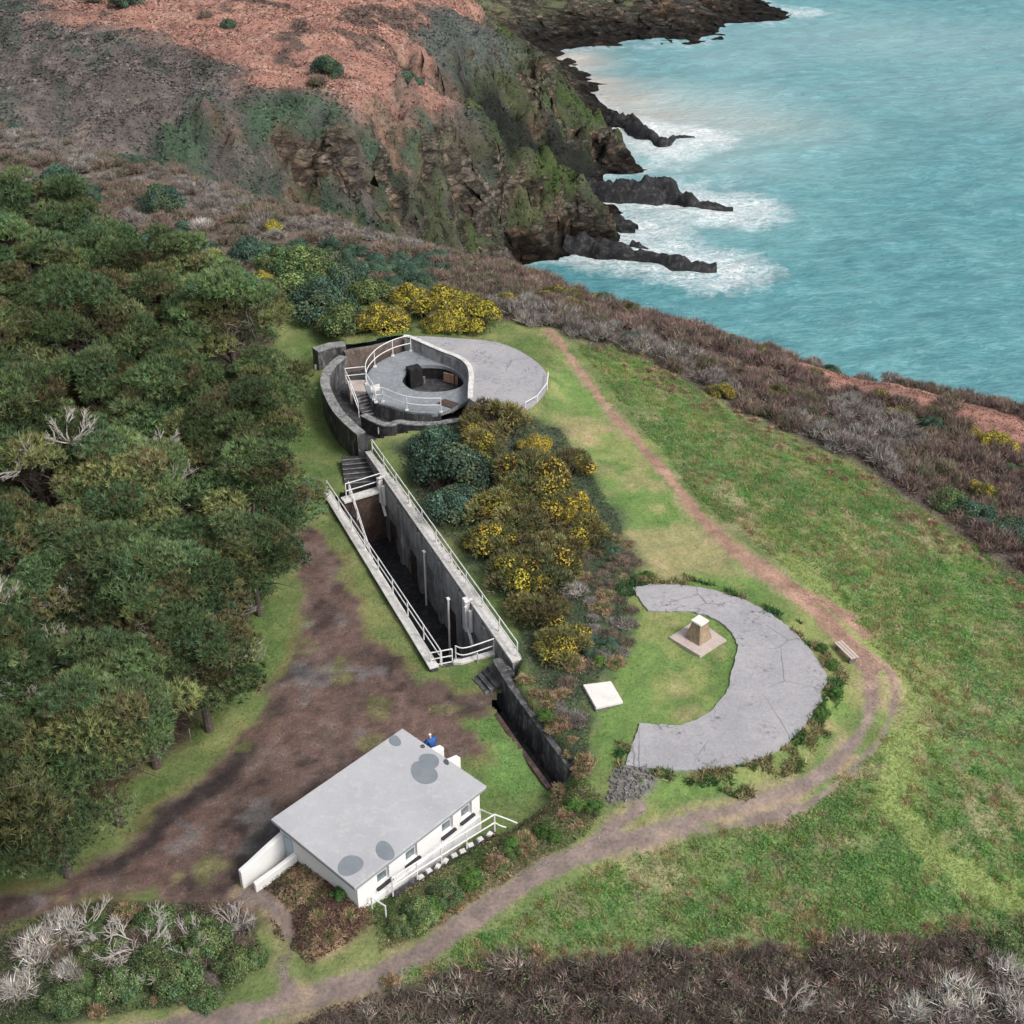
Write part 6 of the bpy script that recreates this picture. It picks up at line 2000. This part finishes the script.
# ------------------------------------------------------------------ rocks in the surf
def sea_rock(label, pts, seed):
    c = [np.array([*P(a, b, SEA)[:2], w, h]) for a, b, w, h in pts]
    ln = smooth_line(c, 10)
    rg = np.random.default_rng(seed)
    nT = 17
    s = 0.0; V = []
    for i, q in enumerate(ln):
        t = (ln[min(i + 1, len(ln) - 1)] - ln[max(i - 1, 0)])[:2]; t = t / (np.hypot(*t) + 1e-9); n = np.array([-t[1], t[0]])
        for k in range(nT):
            u = -1 + 2 * k / (nT - 1)
            ww = q[2] * (1 + .9 * (float(fbm(np.array(q[0] + 40 * np.sign(u)), np.array(q[1]), 4.5, 3, seed)) - .5))
            p = q[:2] + n * u * ww
            r = 1 - 2 * abs(float(fbm(np.array(p[0]), np.array(p[1]), 3.2, 4, seed + 1)) - .5)
            h = q[3] * (max(0, 1 - abs(u) ** 1.7)) * (.35 + .95 * r) + .5 * (float(fbm(np.array(p[0]), np.array(p[1]), 1.1, 2, 5)) - .5)
            V.append((p[0], p[1], SEA - .9 + h + (.9 if abs(u) < .8 else 0)))
    V = np.array(V); F = grid_faces(nT, len(ln))
    o0 = V[len(V) // 2].copy()
    me = np_mesh('sea_rock', V - o0, F, None, False)
    o = link('sea_rock', me, M['rock']); o.location = tuple(o0)
    return tag(o, label, 'rock')


for i, (lb, pts) in enumerate(ROCKS):
    sea_rock(lb, pts, 140 + i)

# ------------------------------------------------------------------ low growth on the far slope
rg = np.random.default_rng(91)
ii = rg.integers(0, len(F2), 560000)
ii = ii[ok[ii]]
q = V2[F2[ii]]
w4 = rg.dirichlet(np.ones(4), len(ii))[:, :, None]
p = (q * w4).sum(1)
nr = unit(np.cross(q[:, 2] - q[:, 0], q[:, 3] - q[:, 1]))
cc = fcol.reshape(-1, 3)[F2[ii][:, 0]]
dd = np.hypot(p[:, 0], p[:, 1])
inview = (np.abs(p[:, 0]) < 10 + p[:, 1] * .44) & (p[:, 2] > SEA + 6)
rockish = rockmask[0].reshape(-1)[F2[ii][:, 0]] > .45
k = inview & ~(rockish & (rg.random(len(p)) < .8)) & (rg.random(len(p)) < .55 + .45 * (fbm(p[:, 0], p[:, 1], 6, 3, 92) > .45)) & (fcol.reshape(-1, 3)[F2[ii][:, 0]].mean(1) > .018)
p, nr, cc = p[k], nr[k], cc[k]; n = len(p)
fb = FB()
col = cc * (1.05 + .34 * rg.normal(size=(n, 1))).clip(.4, 1.9) * (1 + .07 * rg.normal(size=(n, 3)))
big = .28 + .36 * rg.random(n) + .3 * (fbm(p[:, 0], p[:, 1], 9, 3, 93) > .58)
fb.add(leaves(p + nr * .12, unit(nr * .5 + rdir(rg, n) * .6 + [0, -.15, .35]), big, rg, .6), col, 4)
struct(link('heath_cover', fb.mesh('heath_cover'), M['foliage']), 'stuff')
for (px, py, r, kind, lb) in ((326, 72, 2.9, 'teal', 'dark rounded shrub at the lower edge of the far bracken slope'), (318, 84, 2.0, 'mauve', 'greyish shrub beside the dark one at the edge of the far bracken slope'), (408, 83, 2.4, 'teal', 'lone dark shrub on the right of the far bracken slope'), (128, 4, 3.0, 'teal', 'dark shrub at the very top of the far bracken slope'), (95, 0, 2.2, 'mauve', 'brownish shrub at the top left of the far bracken slope'), (205, 14, 1.6, 'mauve', 'small brown shrub high on the far bracken slope'), (228, 22, 1.4, 'teal', 'small dark shrub high on the far bracken slope'), (160, 200, 2.4, 'teal', 'dark shrub in the dip behind the brown ridge'), (55, 178, 2.2, 'teal', 'dull green shrub on the left end of the brown ridge')):
    if py > 150:
        x, y = at(px, py, r); bush('evergreen_shrub', lb, 'shrub', kind, x, y, r, None)
    else:
        g_ = GF(px, py + 4); zz = float(zfar(np.array(g_[0]), np.array(g_[1])))
        bush('hillside_shrub', lb, 'shrub', kind, g_[0], g_[1], r, 'shrubs of the far slope', z=zz, sink=.15)

# ------------------------------------------------------------------ the visitor by the building
pc = hw(6.0, -2.55); pz0 = zt(pc[0], pc[1])
pers = thing('person', 'person in a bulky blue jacket and pale hat beside the white building', 'person', (pc[0], pc[1], pz0))


def skin(name, verts, edges, rad, mat, lv=2):
    me = bpy.data.meshes.new(name); me.from_pydata(verts, edges, []); me.update()
    o = link(name, me, mat, pers)
    m = o.modifiers.new('skin', 'SKIN'); m.use_smooth_shade = True
    sv = me.skin_vertices[0].data
    for i, r in enumerate(rad):
        sv[i].radius = (r, r) if np.isscalar(r) else r
        sv[i].use_root = (i == 0)
    s = o.modifiers.new('sub', 'SUBSURF'); s.levels = lv; s.render_levels = lv
    return o


J = [(0, 0, .95), (0, .02, 1.2), (0, .05, 1.42), (0, .08, 1.53), (0, .13, 1.62), (0, .14, 1.74),
     (.19, .06, 1.42), (.36, .10, 1.16), (.2, .32, 1.1), (.1, .4, 1.13), (-.19, .06, 1.42), (-.36, .10, 1.16), (-.2, .32, 1.1), (-.1, .4, 1.13),
     (.1, 0, .9), (.12, .03, .5), (.12, -.02, .08), (.13, .13, .04), (-.1, 0, .9), (-.13, .1, .5), (-.14, .06, .08), (-.15, .21, .04)]
E_ = [(0, 1), (1, 2), (2, 3), (3, 4), (4, 5), (2, 6), (6, 7), (7, 8), (8, 9), (2, 10), (10, 11), (11, 12), (12, 13), (0, 14), (14, 15), (15, 16), (16, 17), (0, 18), (18, 19), (19, 20), (20, 21)]
R0 = [.13, .13, .13, .055, .095, .09, .06, .045, .035, .03, .06, .045, .035, .03, .085, .06, .045, .035, .085, .06, .045, .035]
skin('body', J, E_, R0, M['skin'])
jk = [0, 1, 2, 6, 7, 8, 10, 11, 12]
mp_ = {a: i for i, a in enumerate(jk)}
skin('jacket', [J[i] if i else (0, 0, .86) for i in jk], [(mp_[a], mp_[b]) for a, b in E_ if a in mp_ and b in mp_], [.27, .28, .25, .16, .14, .1, .16, .14, .1], M['jacket'])
jt = [0, 14, 15, 16, 18, 19, 20]
mp_ = {a: i for i, a in enumerate(jt)}
skin('trousers', [J[i] for i in jt], [(mp_[a], mp_[b]) for a, b in E_ if a in mp_ and b in mp_], [.15, .11, .085, .07, .11, .085, .07], M['trousers'])
ht = MB()
for i in range(12):
    pass
skin('hat', [(0, .13, 1.7), (0, .13, 1.79)], [(0, 1)], [.115, .09], M['hat'])
pers.rotation_euler = (0, 0, R_(35))
